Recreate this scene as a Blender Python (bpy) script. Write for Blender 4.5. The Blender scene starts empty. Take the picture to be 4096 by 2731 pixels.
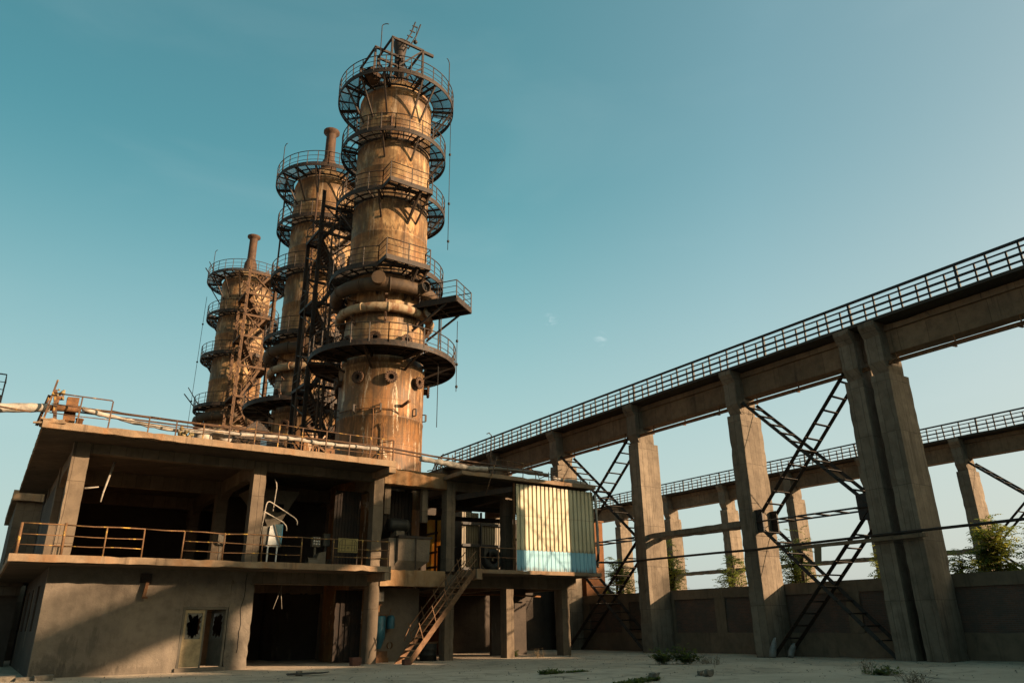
import bpy, bmesh, math, random
from mathutils import Vector, Matrix, noise
random.seed(7)
R = math.radians
sc = bpy.context.scene
col = sc.collection
PI = math.pi

# ------------------------------------------------------------------ helpers
class MB:
    """collects shapes in world coordinates, builds ONE mesh object"""
    def __init__(s): s.v = []; s.f = []; s.sm = []
    def face(s, idx, smooth=False): s.f.append(tuple(idx)); s.sm.append(smooth)
    def box(s, x0, x1, y0, y1, z0, z1):
        n = len(s.v)
        s.v += [(x, y, z) for x in (x0, x1) for y in (y0, y1) for z in (z0, z1)]
        for q in ((0,1,3,2),(4,6,7,5),(0,4,5,1),(2,3,7,6),(0,2,6,4),(1,5,7,3)): s.face([n+i for i in q])
    def hexa(s, p):  # 8 points: bottom 4 ccw, top 4 ccw
        n = len(s.v); s.v += [tuple(a) for a in p]
        for q in ((3,2,1,0),(4,5,6,7),(0,1,5,4),(1,2,6,5),(2,3,7,6),(3,0,4,7)): s.face([n+i for i in q])
    def bar(s, p, q, w, h=None, up=(0,0,1)):
        p = Vector(p); q = Vector(q); h = h or w
        d = (q-p); 
        if d.length < 1e-6: return
        d.normalize(); u = Vector(up)
        if abs(d.dot(u)) > .98: u = Vector((1,0,0)) if abs(d.x) < .9 else Vector((0,1,0))
        a = d.cross(u).normalized(); b = a.cross(d).normalized()
        a *= w/2; b *= h/2
        s.hexa([p-a-b, p+a-b, p+a+b, p-a+b, q-a-b, q+a-b, q+a+b, q-a+b])
    def tube(s, pts, r, n=8, cap=True, smooth=True):
        pts = [Vector(p) for p in pts]; rs = r if isinstance(r, (list, tuple)) else [r]*len(pts)
        rings = []; pu = None
        for i, p in enumerate(pts):
            d = (pts[min(i+1, len(pts)-1)] - pts[max(i-1, 0)]).normalized()
            if pu is None: pu = Vector((0,0,1)) if abs(d.z) < .9 else Vector((1,0,0))
            a = d.cross(pu).normalized(); b = a.cross(d).normalized(); pu = b
            rings.append(len(s.v))
            for k in range(n):
                t = 2*PI*k/n; s.v.append(tuple(p + (a*math.cos(t)+b*math.sin(t))*rs[i]))
        for i in range(len(rings)-1):
            for k in range(n):
                k2 = (k+1) % n; s.face([rings[i]+k, rings[i]+k2, rings[i+1]+k2, rings[i+1]+k], smooth)
        if cap:
            s.face([rings[0]+k for k in range(n)][::-1]); s.face([rings[-1]+k for k in range(n)])
    def lathe(s, prof, c=(0,0,0), axis=None, n=48, smooth=True, closed=False):
        """prof: (radius, height) along axis through c"""
        c = Vector(c); ax = Vector(axis or (0,0,1)).normalized()
        u = Vector((1,0,0)) if abs(ax.x) < .9 else Vector((0,1,0))
        a = ax.cross(u).normalized(); b = ax.cross(a)
        rg = []
        for r, h in prof:
            rg.append(len(s.v))
            for k in range(n):
                t = 2*PI*k/n; s.v.append(tuple(c + ax*h + (a*math.cos(t)+b*math.sin(t))*r))
        m = len(prof)
        for i in range(m if closed else m-1):
            for k in range(n):
                k2 = (k+1) % n; A = rg[i]; B = rg[(i+1) % m]
                s.face([A+k, A+k2, B+k2, B+k], smooth)
    def disc(s, c, r, axis, n=24):
        c = Vector(c); ax = Vector(axis).normalized(); u = Vector((0,0,1)) if abs(ax.z) < .9 else Vector((1,0,0))
        a = ax.cross(u).normalized(); b = ax.cross(a); k0 = len(s.v)
        for k in range(n):
            t = 2*PI*k/n; s.v.append(tuple(c+(a*math.cos(t)+b*math.sin(t))*r))
        s.face([k0+k for k in range(n)])
    def prism(s, poly, axis, a0, a1):
        """poly in the other two coordinates (in x,y,z order), extruded along axis"""
        n = len(poly); k = len(s.v)
        for a in (a0, a1):
            for (u, w) in poly:
                s.v.append({'x': (a,u,w), 'y': (u,a,w), 'z': (u,w,a)}[axis])
        s.face([k+i for i in range(n)][::-1]); s.face([k+n+i for i in range(n)])
        for i in range(n):
            j = (i+1) % n; s.face([k+i, k+j, k+n+j, k+n+i])
    def rbox(s, x0, x1, y0, y1, z0, z1, seg=.5, chip=.035, prob=.35, wob=.006):
        """box with a subdivided surface, worn and chipped along its edges"""
        L = (x1-x0, y1-y0, z1-z0); N = [max(1, min(60, int(round(l/seg)))) for l in L]
        O = (x0, y0, z0); ids = {}
        def vid(i, j, k):
            key = (i, j, k)
            if key in ids: return ids[key]
            p = [O[a] + L[a]*key[a]/N[a] for a in range(3)]
            ex = [0 if 0 < key[a] < N[a] else (1 if key[a] == 0 else -1) for a in range(3)]
            ne = sum(1 for e in ex if e)
            if ne >= 2:
                m = random.random()*chip if random.random() < prob else random.random()*wob*1.5
                for a in range(3):
                    if ex[a]: p[a] += ex[a]*m*(.4+.6*random.random())
            else:
                for a in range(3):
                    if ex[a]: p[a] += ex[a]*random.random()*wob
            ids[key] = len(s.v); s.v.append(tuple(p)); return ids[key]
        for a in range(3):
            b, c = [(1,2),(2,0),(0,1)][a]
            for side in (0, N[a]):
                for i in range(N[b]):
                    for j in range(N[c]):
                        q = []
                        for (u, w) in ((i,j),(i+1,j),(i+1,j+1),(i,j+1)):
                            k = [0,0,0]; k[a] = side; k[b] = u; k[c] = w; q.append(vid(*k))
                        s.face(q if side else q[::-1])
    def build(s, name, m, parent=None, bevel=0):
        off = WORLD.get(parent.name, Vector()) if parent is not None else Vector()
        fill = parent is not None and parent.name in PENDING     # first shape of a part becomes the part itself
        me = parent.data if fill else bpy.data.meshes.new(name)
        me.from_pydata([(v[0]-off.x, v[1]-off.y, v[2]-off.z) for v in s.v], [], s.f)
        if any(s.sm): me.polygons.foreach_set('use_smooth', s.sm)
        me.materials.append(m); me.update()
        if fill: PENDING.discard(parent.name); return parent
        o = bpy.data.objects.new(name, me); col.objects.link(o)
        if parent is not None: o.parent = parent
        WORLD[o.name] = off
        if bevel:
            b = o.modifiers.new('bevel', 'BEVEL'); b.width = bevel; b.segments = 1; b.limit_method = 'ANGLE'
        return o
WORLD = {}; PENDING = set()

def tag(o, label, cat, group=None, kind=None):
    if label: o['label'] = label
    if cat: o['category'] = cat
    if group: o['group'] = group
    if kind: o['kind'] = kind
    return o
def thing(name, label, cat, loc=(0,0,0), group=None):
    o = bpy.data.objects.new(name, None); col.objects.link(o); o.location = loc
    o.empty_display_size = .2
    WORLD[o.name] = Vector(loc)
    return tag(o, label, cat, group)

# ------------------------------------------------------------------ materials
class NT:
    def __init__(s, name):
        s.m = bpy.data.materials.new(name); s.m.use_nodes = True; s.t = s.m.node_tree; s.t.nodes.clear()
        s.out = s.n('ShaderNodeOutputMaterial'); s.b = s.n('ShaderNodeBsdfPrincipled')
        s.t.links.new(s.b.outputs[0], s.out.inputs[0]); s.tc = s.n('ShaderNodeTexCoord')
    def n(s, t, **k):
        x = s.t.nodes.new(t)
        for a, v in k.items(): setattr(x, a, v)
        return x
    def l(s, a, b): s.t.links.new(a, b)
    def sc(s, v):
        m = s.n('ShaderNodeMapping'); m.inputs['Scale'].default_value = v; s.l(s.tc.outputs['Object'], m.inputs[0]); return m.outputs[0]
    def noise(s, scale, vec=None, detail=5, rough=.6, dist=0):
        x = s.n('ShaderNodeTexNoise'); x.inputs['Scale'].default_value = scale; x.inputs['Detail'].default_value = detail
        x.inputs['Roughness'].default_value = rough; x.inputs['Distortion'].default_value = dist
        s.l(vec if vec is not None else s.tc.outputs['Object'], x.inputs['Vector']); return x.outputs[0]
    def ramp(s, f, a, b):
        x = s.n('ShaderNodeMapRange'); x.inputs[1].default_value = a; x.inputs[2].default_value = b; x.interpolation_type = 'SMOOTHSTEP'
        s.l(f, x.inputs[0]); return x.outputs[0]
    def math(s, op, a, b=None, clamp=False):
        x = s.n('ShaderNodeMath', operation=op, use_clamp=clamp)
        for i, v in enumerate((a, b)):
            if v is None: continue
            if isinstance(v, (int, float)): x.inputs[i].default_value = v
            else: s.l(v, x.inputs[i])
        return x.outputs[0]
    def mix(s, f, a, b, mode='MIX'):
        x = s.n('ShaderNodeMix', data_type='RGBA', blend_type=mode)
        for i, v in ((0, f), (6, a), (7, b)):
            if isinstance(v, (int, float)): x.inputs[i].default_value = v
            elif isinstance(v, tuple): x.inputs[i].default_value = (v[0], v[1], v[2], 1)
            else: s.l(v, x.inputs[i])
        return x.outputs[2]
    def sep(s):
        x = s.n('ShaderNodeSeparateXYZ'); s.l(s.tc.outputs['Object'], x.inputs[0]); return x.outputs
    def done(s, c, rough=.85, bump=None, strength=.3, dist=.02, metal=0, spec=.3):
        if isinstance(c, tuple): s.b.inputs['Base Color'].default_value = (c[0], c[1], c[2], 1)
        else: s.l(c, s.b.inputs['Base Color'])
        s.b.inputs['Roughness'].default_value = rough; s.b.inputs['Metallic'].default_value = metal
        s.b.inputs['Specular IOR Level'].default_value = spec
        if bump is not None:
            b = s.n('ShaderNodeBump'); b.inputs['Strength'].default_value = strength; b.inputs['Distance'].default_value = dist
            s.l(bump, b.inputs['Height']); s.l(b.outputs[0], s.b.inputs['Normal'])
        return s.m

def concrete(name, c1, c2, dark, streak=.55, boards=None, stain=.5, rust=0, bump=.5, damp=()):
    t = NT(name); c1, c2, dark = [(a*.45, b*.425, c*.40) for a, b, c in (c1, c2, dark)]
    big = t.ramp(t.noise(.45, detail=4), .35, .65)
    c = t.mix(big, c1, c2)
    mid = t.ramp(t.noise(2.3, detail=6, rough=.65), .38, .7)
    c = t.mix(t.math('MULTIPLY', mid, .35), c, dark)
    st = t.ramp(t.noise(1, t.sc((3.2, 3.2, .22)), detail=6, rough=.7), .52, .74)
    c = t.mix(t.math('MULTIPLY', st, streak), c, dark)
    if rust:
        rs = t.ramp(t.noise(1, t.sc((1.6, 1.6, .35)), detail=5, rough=.65), .48, .7)
        c = t.mix(t.math('MULTIPLY', rs, rust), c, (.19, .08, .024))
    lt = t.ramp(t.noise(1, t.sc((2.3, 2.3, .5)), detail=6, rough=.7, dist=.4), .62, .75)
    c = t.mix(t.math('MULTIPLY', lt, .28), c, (.27, .215, .155))
    if damp:
        X = t.sep(); nz = t.math('MULTIPLY', t.math('SUBTRACT', t.noise(1, t.sc((5, 5, .7)), detail=8, rough=.75), .5), 6)
        for (cx, cz, rx, rz) in damp:
            d = t.math('ADD', t.math('POWER', t.math('DIVIDE', t.math('SUBTRACT', X[0], cx), rx), 2), t.math('POWER', t.math('DIVIDE', t.math('SUBTRACT', X[2], cz), rz), 2))
            c = t.mix(t.math('MULTIPLY', t.ramp(t.math('ADD', d, nz), 1.0, .4), .42), c, dark)
    sp = t.ramp(t.noise(.9, detail=8, rough=.75, dist=1.2), .60, .70)
    c = t.mix(t.math('MULTIPLY', sp, stain), c, dark)
    h = t.noise(9, detail=8, rough=.7)
    if boards:
        s = t.sep(); comb = t.n('ShaderNodeCombineXYZ')
        t.l(t.math('ADD', s[0], s[1]), comb.inputs[0]); t.l(s[2], comb.inputs[1])
        br = t.n('ShaderNodeTexBrick'); br.offset = 0
        br.inputs['Scale'].default_value = 1; br.inputs['Brick Width'].default_value = boards[0]; br.inputs['Row Height'].default_value = boards[1]
        br.inputs['Mortar Size'].default_value = .018; br.inputs['Mortar Smooth'].default_value = .7
        br.inputs['Color1'].default_value = (.66,.64,.62,1); br.inputs['Color2'].default_value = (1,1,1,1); br.inputs['Mortar'].default_value = (.36,.34,.32,1)
        dv = t.n('ShaderNodeVectorMath', operation='ADD'); nz = t.n('ShaderNodeTexNoise'); nz.inputs['Scale'].default_value = 1.5
        sv = t.n('ShaderNodeVectorMath', operation='SCALE'); sv.inputs['Scale'].default_value = .06
        t.l(t.tc.outputs['Object'], nz.inputs['Vector']); t.l(nz.outputs['Color'], sv.inputs[0]); t.l(comb.outputs[0], dv.inputs[0]); t.l(sv.outputs[0], dv.inputs[1])
        t.l(dv.outputs[0], br.inputs['Vector'])
        c = t.mix(.75, c, br.outputs['Color'], 'MULTIPLY')
        h = t.math('ADD', t.math('MULTIPLY', h, .6), t.math('MULTIPLY', br.outputs['Fac'], -1.0))
    return t.done(c, .92, h, bump, .03)

M = {}
M['concrete'] = concrete('worn_concrete', (.33,.255,.18), (.25,.195,.14), (.085,.065,.047), .5, (.62, 2.4), .35)
M['soffit'] = concrete('soffit_concrete', (.20,.16,.12), (.15,.12,.09), (.06,.048,.037), .3, (.55, 1.1), .4)  # undersides toned darker than the slabs, shade put into the colour
M['soot'] = concrete('soot_blackened_wall', (.12,.095,.075), (.085,.068,.055), (.04,.03,.025), .3, None, .4)  # near-black interior walls: deep shade put into the colour
M['slab'] = concrete('slab_edge_concrete', (.45,.32,.205), (.37,.255,.16), (.10,.07,.045), .7, None, .45, .45)
M['plaster'] = concrete('plastered_wall', (.33,.255,.185), (.255,.20,.145), (.10,.08,.06), .15, None, .4, bump=.8)
M['damp'] = concrete('damp_plastered_wall', (.33,.275,.215), (.255,.215,.17), (.085,.072,.058), .22, None, .5, bump=.9, damp=[(3.15-8.8,1.0,.35,.5),(3.95-8.8,1.15,.2,.55),(3.6-8.8,.1,1.6,.35),(2.6-8.8,.25,.6,.5),(5.4-8.8,-.05,.9,.4)])
M['pillar'] = concrete('pillar_concrete', (.40,.325,.245), (.30,.245,.185), (.085,.062,.042), .8, (.43, 2.35), .45)
M['girder'] = concrete('girder_concrete', (.37,.26,.165), (.28,.20,.13), (.07,.052,.036), .7, (1.3, 4), .6)
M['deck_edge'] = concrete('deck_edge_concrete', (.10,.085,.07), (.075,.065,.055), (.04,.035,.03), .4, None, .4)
M['band'] = concrete('rust_stained_concrete', (.50,.33,.18), (.45,.25,.11), (.15,.08,.036), .6, None, .3, .9)
M['wallbase'] = concrete('boundary_plaster', (.30,.22,.15), (.225,.17,.115), (.085,.065,.047), .5, None, .5)

def steel(name, c1, c2, rough=.7, sc=6, metal=.15, streak=False, yellow=None, bump=.25):
    t = NT(name); c1, c2 = [tuple(x*.58 for x in a) for a in (c1, c2)]
    if yellow: yellow = tuple(x*.8 for x in yellow)
    n = t.ramp(t.noise(sc, detail=6, rough=.7), .4, .65)
    c = t.mix(n, c1, c2)
    if streak:
        s = t.ramp(t.noise(1, t.sc((5, 5, .5)), detail=5), .5, .7); c = t.mix(t.math('MULTIPLY', s, .6), c, tuple(x*.4 for x in c1))
    if yellow:
        w = t.sep(); f = t.math('FRACT', t.math('MULTIPLY', t.math('ADD', w[0], t.math('MULTIPLY', w[2], .7)), 1.35))
        st = t.ramp(f, .48, .52)
        pk = t.ramp(t.noise(3.5, detail=6, rough=.7), .52, .63)
        c = t.mix(t.math('MULTIPLY', st, pk), c, yellow)
    return t.done(c, rough, t.noise(22, detail=4), bump, .01, metal)
M['soot_sheet'] = steel('soot_dark_sheet', (.025,.017,.012), (.042,.024,.014), .85, 2.5, 0, True)  # sheets coloured almost black to hold the interior in shade
M['dark_steel'] = steel('dark_rusted_steel', (.026,.018,.013), (.062,.034,.018), .65)
M['black_steel'] = steel('blackened_steel', (.02,.017,.016), (.04,.028,.02), .6)
M['rust_steel'] = steel('rusted_steel', (.15,.07,.03), (.26,.115,.04), .8, 4)
M['brown_steel'] = steel('brown_rust_steel', (.075,.038,.02), (.13,.065,.032), .75, 3, streak=True)
M['rail'] = steel('flaked_railing_paint', (.16,.08,.035), (.24,.12,.05), .75, 5, yellow=(.46,.27,.05))
M['rail_dark'] = steel('rusted_railing', (.085,.045,.025), (.16,.075,.03), .75, 5, yellow=(.34,.19,.04))
M['trestle_rail'] = steel('trestle_railing_paint', (.010,.016,.020), (.020,.020,.022), .6, 3)
M['stair_rust'] = steel('stair_rust', (.17,.082,.036), (.27,.14,.065), .75, 4)
M['tread'] = steel('worn_tread', (.40,.25,.14), (.27,.15,.075), .7, 4)  # lighter than the stringers, sunlight put into the tread colour
M['rust_sheet'] = steel('orange_rust_sheet', (.23,.09,.026), (.15,.055,.018), .85, 1.2, streak=True)
M['bright_stair'] = steel('ochre_rust_steel', (.14,.068,.028), (.065,.034,.017), .75, 4)

def shell_mat():
    t = NT('stove_shell_paint')
    z = t.sep()[2]
    cream = t.mix(t.ramp(t.noise(.7, detail=5), .35, .65), (.325,.205,.095), (.205,.115,.046))
    st = t.noise(1, t.sc((3.6, 3.6, .16)), detail=8, rough=.72)
    pat = t.noise(.55, t.sc((1, 1, .6)), detail=8, rough=.7, dist=.6)
    low = t.ramp(z, 16.5, 12.5)
    rf = t.math('ADD', t.math('MULTIPLY', pat, .62), t.math('MULTIPLY', st, .38))
    rf = t.math('ADD', rf, t.math('MULTIPLY', low, .12))
    rust = t.ramp(rf, .47, .60)
    rcol = t.mix(t.ramp(st, .4, .65), (.20,.076,.017), (.125,.045,.012))
    c = t.mix(t.math('MULTIPLY', rust, .8), cream, rcol)
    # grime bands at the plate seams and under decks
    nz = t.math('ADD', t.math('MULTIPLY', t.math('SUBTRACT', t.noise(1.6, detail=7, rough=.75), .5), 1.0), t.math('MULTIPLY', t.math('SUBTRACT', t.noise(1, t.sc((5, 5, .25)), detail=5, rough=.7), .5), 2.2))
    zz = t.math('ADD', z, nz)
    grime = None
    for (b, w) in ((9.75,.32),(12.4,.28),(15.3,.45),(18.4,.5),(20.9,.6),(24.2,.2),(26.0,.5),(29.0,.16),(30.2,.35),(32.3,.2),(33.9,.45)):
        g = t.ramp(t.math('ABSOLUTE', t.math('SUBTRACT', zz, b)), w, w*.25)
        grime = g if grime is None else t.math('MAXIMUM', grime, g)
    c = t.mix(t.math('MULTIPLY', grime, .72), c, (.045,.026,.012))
    mott = t.ramp(t.noise(.8, t.sc((1, 1, .6)), detail=9, rough=.75, dist=.9), .42, .58)
    c = t.mix(t.math('MULTIPLY', mott, .76), c, (.07,.037,.015))
    s2 = t.ramp(t.noise(1, t.sc((5.5, 5.5, .11)), detail=7, rough=.7), .50, .66)
    c = t.mix(t.math('MULTIPLY', s2, .72), c, (.06,.032,.014))
    s3 = t.ramp(t.noise(1, t.sc((9, 9, .2)), detail=6, rough=.7), .54, .68)
    c = t.mix(t.math('MULTIPLY', s3, .5), c, (.24,.095,.022))
    wp = t.ramp(t.noise(1, t.sc((2.6, 2.6, .35)), detail=8, rough=.75, dist=.8), .57, .64)
    c = t.mix(t.math('MULTIPLY', wp, t.math('ADD', .3, t.math('MULTIPLY', low, .6))), c, (.46,.36,.25))
    w2 = t.ramp(t.noise(1, t.sc((7, 7, .3)), detail=6, rough=.7), .60, .70)
    c = t.mix(t.math('MULTIPLY', w2, .55), c, (.40,.31,.20))
    spots = t.ramp(t.noise(4.5, detail=8, rough=.8), .58, .68)
    c = t.mix(t.math('MULTIPLY', spots, .6), c, (.05,.028,.013))
    seam = t.ramp(t.math('ABSOLUTE', t.math('SUBTRACT', t.math('FRACT', t.math('MULTIPLY', t.math('ADD', z, .4), .4)), .5)), .012, .004)
    c = t.mix(t.math('MULTIPLY', seam, .45), c, (.10,.06,.03))
    return t.done(c, .62, t.math('SUBTRACT', t.noise(3, detail=8, rough=.7), seam), .35, .04, .1, .35)
M['shell'] = shell_mat()

def bustle_mat(name, a, b, r):
    t = NT(name)
    a, b, r = [tuple(x*.58 for x in k) for k in (a, b, r)]; c = t.mix(t.ramp(t.noise(1.2, detail=5), .4, .6), a, b)
    rs = t.ramp(t.noise(1.6, t.sc((1, 1, .3)), detail=7, rough=.7, dist=.5), .5, .6)
    c = t.mix(t.math('MULTIPLY', rs, .8), c, r)
    s = t.ramp(t.noise(5, t.sc((1, 1, .3)), detail=6), .55, .75); c = t.mix(t.math('MULTIPLY', s, .6), c, (.06,.04,.025))
    return t.done(c, .75, t.noise(6, detail=6), .3, .02)
M['bustle_brown'] = bustle_mat('bustle_brown', (.07,.042,.022), (.11,.063,.03), (.05,.028,.014))
M['bustle_pale'] = bustle_mat('bustle_pale', (.42,.31,.19), (.33,.22,.12), (.20,.075,.025))

def corrugated(name, a, b, dirt, f=.5, transl=None, seam=None):
    t = NT(name)
    a, b, dirt = [tuple(x*.62 for x in k) for k in (a, b, dirt)]
    c = t.mix(t.ramp(t.noise(.8, detail=4), .35, .65), a, b)
    s = t.ramp(t.noise(1, t.sc((3, 3, .25)), detail=6, rough=.7), .5, .72); c = t.mix(t.math('MULTIPLY', s, f), c, dirt)
    sp = t.ramp(t.noise(3, detail=8, rough=.75), .6, .68); c = t.mix(t.math('MULTIPLY', sp, .35), c, (.2,.1,.04))
    if seam:
        z = t.sep()[2]; w_ = t.math('ADD', z, t.math('MULTIPLY', t.noise(1.2), .03))
        ln = t.ramp(t.math('ABSOLUTE', t.math('SUBTRACT', w_, seam[0])), .022, .008); c = t.mix(t.math('MULTIPLY', ln, .6), c, dirt)
        dr = t.math('ADD', t.math('SUBTRACT', seam[1], z), t.math('MULTIPLY', t.noise(1, t.sc((7, 7, .4)), detail=4), 1.0))
        c = t.mix(t.math('MULTIPLY', t.ramp(dr, .38, .62), .6), c, (.07,.035,.015))
        dr = t.math('ADD', t.math('SUBTRACT', z, seam[2]), t.math('MULTIPLY', t.noise(1, t.sc((6, 6, .5)), detail=4), 1.0))
        c = t.mix(t.math('MULTIPLY', t.ramp(dr, .40, .62), .55), c, (.06,.04,.02))
    m = t.done(c, .55, t.noise(1.6, detail=5), .25, .05)
    if transl:
        tr = t.n('ShaderNodeBsdfTranslucent'); t.l(c, tr.inputs[0]); mx = t.n('ShaderNodeMixShader'); mx.inputs[0].default_value = transl
        t.l(t.b.outputs[0], mx.inputs[1]); t.l(tr.outputs[0], mx.inputs[2]); t.l(mx.outputs[0], t.out.inputs[0])
    return m
M['cream_sheet'] = corrugated('cream_corrugated', (.62,.53,.335), (.56,.47,.285), (.28,.2,.11), .4, None, (7.0,5.28,8.55))
M['blue_sheet'] = corrugated('blue_corrugated', (.25,.52,.62), (.21,.45,.56), (.10,.12,.11), .35, None, (99,4.3,9))
M['grey_sheet'] = corrugated('grey_corrugated', (.19,.14,.07), (.14,.105,.055), (.1,.08,.05), .6)
M['fibre_sheet'] = corrugated('translucent_sheet', (1.0,.74,.30), (.85,.5,.18), (.25,.12,.04), .6, .8)

def simple(name, c, rough=.7, metal=0, sc=4, var=.3):
    t = NT(name); c = tuple(x*.55 for x in c); d = tuple(x*(1-var) for x in c)
    return t.done(t.mix(t.ramp(t.noise(sc, detail=6, rough=.7), .35, .7), c, d), rough, t.noise(sc*4), .2, .01, metal)
M['lagging'] = simple('pipe_lagging', (.55,.47,.38), .8, 0, 3, .55)
M['foam'] = simple('lagging_wool', (.42,.31,.14), .95, 0, 9, .5)
M['white'] = simple('white_paint', (.75,.72,.66), .5, 0, 2, .12)
M['blue_paint'] = simple('teal_paint', (.035,.17,.22), .5, 0, 2, .6)
M['board'] = simple('olive_board', (.30,.22,.07), .7, 0, 3, .25)
M['line'] = simple('dark_line_paint', (.06,.05,.025), .8)
M['grey_box'] = simple('grey_cabinet', (.17,.14,.1), .6, .1, 3, .35)
M['motor'] = simple('grimy_motor', (.05,.045,.035), .6, .2, 5, .4)
M['hole'] = simple('dark_opening', (.006,.006,.006), .95)
M['door'] = simple('weathered_door', (.50,.37,.20), .75, 0, 2.5, .45)
M['brickbit'] = simple('loose_brick', (.20,.085,.055), .95, 0, 8, .3)
M['stone'] = simple('rubble', (.24,.2,.15), .95, 0, 7, .4)
M['bag'] = simple('plastic_bag', (.30,.28,.25), .6, 0, 4, .5)
M['stem'] = simple('woody_stem', (.10,.075,.045), .9, 0, 6, .3)
M['drygrass'] = simple('dry_weed', (.26,.18,.09), .9, 0, 3, .5)
M['graffiti'] = simple('black_spray', (.05,.04,.035), .9)
t = NT('mirror_glass'); M['mirror'] = t.done((.45,.72,.80), .06, metal=.9)
t = NT('sight_glass'); M['sight'] = t.done((.85,.84,.8), .18, metal=.7)
t = NT('window_glass'); M['glass'] = t.done((.12,.11,.09), .12, spec=.6)

def leaf(name, a, b):
    t = NT(name); c = t.mix(t.ramp(t.noise(1.7, detail=3), .35, .65), a, b)
    t.done(c, .6, spec=.25)
    tr = t.n('ShaderNodeBsdfTranslucent'); t.l(t.mix(.5, c, (.30,.33,.05)), tr.inputs[0]); mx = t.n('ShaderNodeMixShader'); mx.inputs[0].default_value = .5
    t.l(t.b.outputs[0], mx.inputs[1]); t.l(tr.outputs[0], mx.inputs[2]); t.l(mx.outputs[0], t.out.inputs[0]); return t.m
M['leaf'] = leaf('tree_leaf', (.075,.105,.022), (.15,.16,.035))
M['leaf_y'] = leaf('yellowing_leaf', (.20,.20,.04), (.32,.25,.045))
M['weed'] = leaf('weed_leaf', (.035,.055,.02), (.06,.07,.028))

def ground_mat():
    t = NT('yard_ground')
    c = t.mix(t.ramp(t.noise(.16, detail=6, rough=.6), .38, .62), (.46,.35,.25), (.37,.285,.20))
    p = t.ramp(t.noise(.55, detail=8, rough=.7, dist=.8), .50, .66); c = t.mix(t.math('MULTIPLY', p, .75), c, (.20,.155,.11))
    q = t.ramp(t.noise(3.2, detail=8, rough=.75), .52, .7); c = t.mix(t.math('MULTIPLY', q, .5), c, (.45,.37,.28))
    k = t.ramp(t.noise(1.3, t.sc((1, .35, 1)), detail=9, rough=.8, dist=.5), .62, .70); c = t.mix(t.math('MULTIPLY', k, .75), c, (.09,.08,.055))
    vo = t.n('ShaderNodeTexVoronoi', feature='DISTANCE_TO_EDGE'); vo.inputs['Scale'].default_value = .33; t.l(t.tc.outputs['Object'], vo.inputs['Vector'])
    cr = t.ramp(vo.outputs['Distance'], .012, .002); c = t.mix(t.math('MULTIPLY', t.math('MULTIPLY', cr, t.ramp(t.noise(.4), .45, .6)), .7), c, (.07,.06,.045))
    sp = t.ramp(t.noise(26, detail=4, rough=.7), .64, .72); c = t.mix(t.math('MULTIPLY', sp, .6), c, (.10,.085,.065))
    s_ = t.sep(); wv = t.math('ADD', t.math('ADD', s_[1], t.math('MULTIPLY', s_[0], .22)), t.math('MULTIPLY', t.noise(.12, detail=3), 5))
    for ctr in (20.5, 22.3, 25.6, 27.4):
        tk = t.ramp(t.math('ABSOLUTE', t.math('SUBTRACT', wv, ctr+4.5)), .32, .12); c = t.mix(t.math('MULTIPLY', t.math('MULTIPLY', tk, t.ramp(t.noise(1.1, detail=6), .42, .62)), .5), c, (.22,.17,.12))
    h = t.math('ADD', t.noise(2.5, detail=10, rough=.75), t.math('MULTIPLY', t.noise(.4, detail=3), 1.2))
    return t.done(c, .95, h, .7, .12)
M['ground'] = ground_mat()

def brick_mat():
    t = NT('old_brick'); s = t.sep(); cb = t.n('ShaderNodeCombineXYZ'); t.l(s[1], cb.inputs[0]); t.l(s[2], cb.inputs[1])
    br = t.n('ShaderNodeTexBrick'); br.inputs['Scale'].default_value = 1; br.inputs['Brick Width'].default_value = .25; br.inputs['Row Height'].default_value = .075; br.inputs['Mortar Size'].default_value = .008
    br.inputs['Color1'].default_value = (.10,.05,.034,1); br.inputs['Color2'].default_value = (.065,.04,.03,1); br.inputs['Mortar'].default_value = (.085,.07,.055,1)
    t.l(cb.outputs[0], br.inputs['Vector'])
    n = t.ramp(t.noise(.9, detail=7, rough=.7), .42, .62); c = t.mix(t.math('MULTIPLY', n, .75), br.outputs['Color'], (.055,.045,.035))
    return t.done(c, .95, t.math('SUBTRACT', t.noise(7), br.outputs['Fac']), .6, .02)
M['brick'] = brick_mat()

# ------------------------------------------------------------------ camera, sun, sky
cam = bpy.data.cameras.new('camera'); camo = bpy.data.objects.new('camera', cam); col.objects.link(camo); sc.camera = camo
yaw, pitch, roll = R(34.82695), R(21.08391), R(-.81864)
F = Vector((math.sin(yaw)*math.cos(pitch), math.cos(yaw)*math.cos(pitch), math.sin(pitch)))
r0 = Vector((math.cos(yaw), -math.sin(yaw), 0)); u0 = r0.cross(F)
rr = math.cos(roll)*r0 + math.sin(roll)*u0; uu = -math.sin(roll)*r0 + math.cos(roll)*u0
camo.matrix_world = Matrix(((rr.x,uu.x,-F.x,0),(rr.y,uu.y,-F.y,0),(rr.z,uu.z,-F.z,1.6),(0,0,0,1)))
cam.sensor_width = 36; cam.lens = 25.788; cam.clip_start = .1; cam.clip_end = 3000

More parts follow.
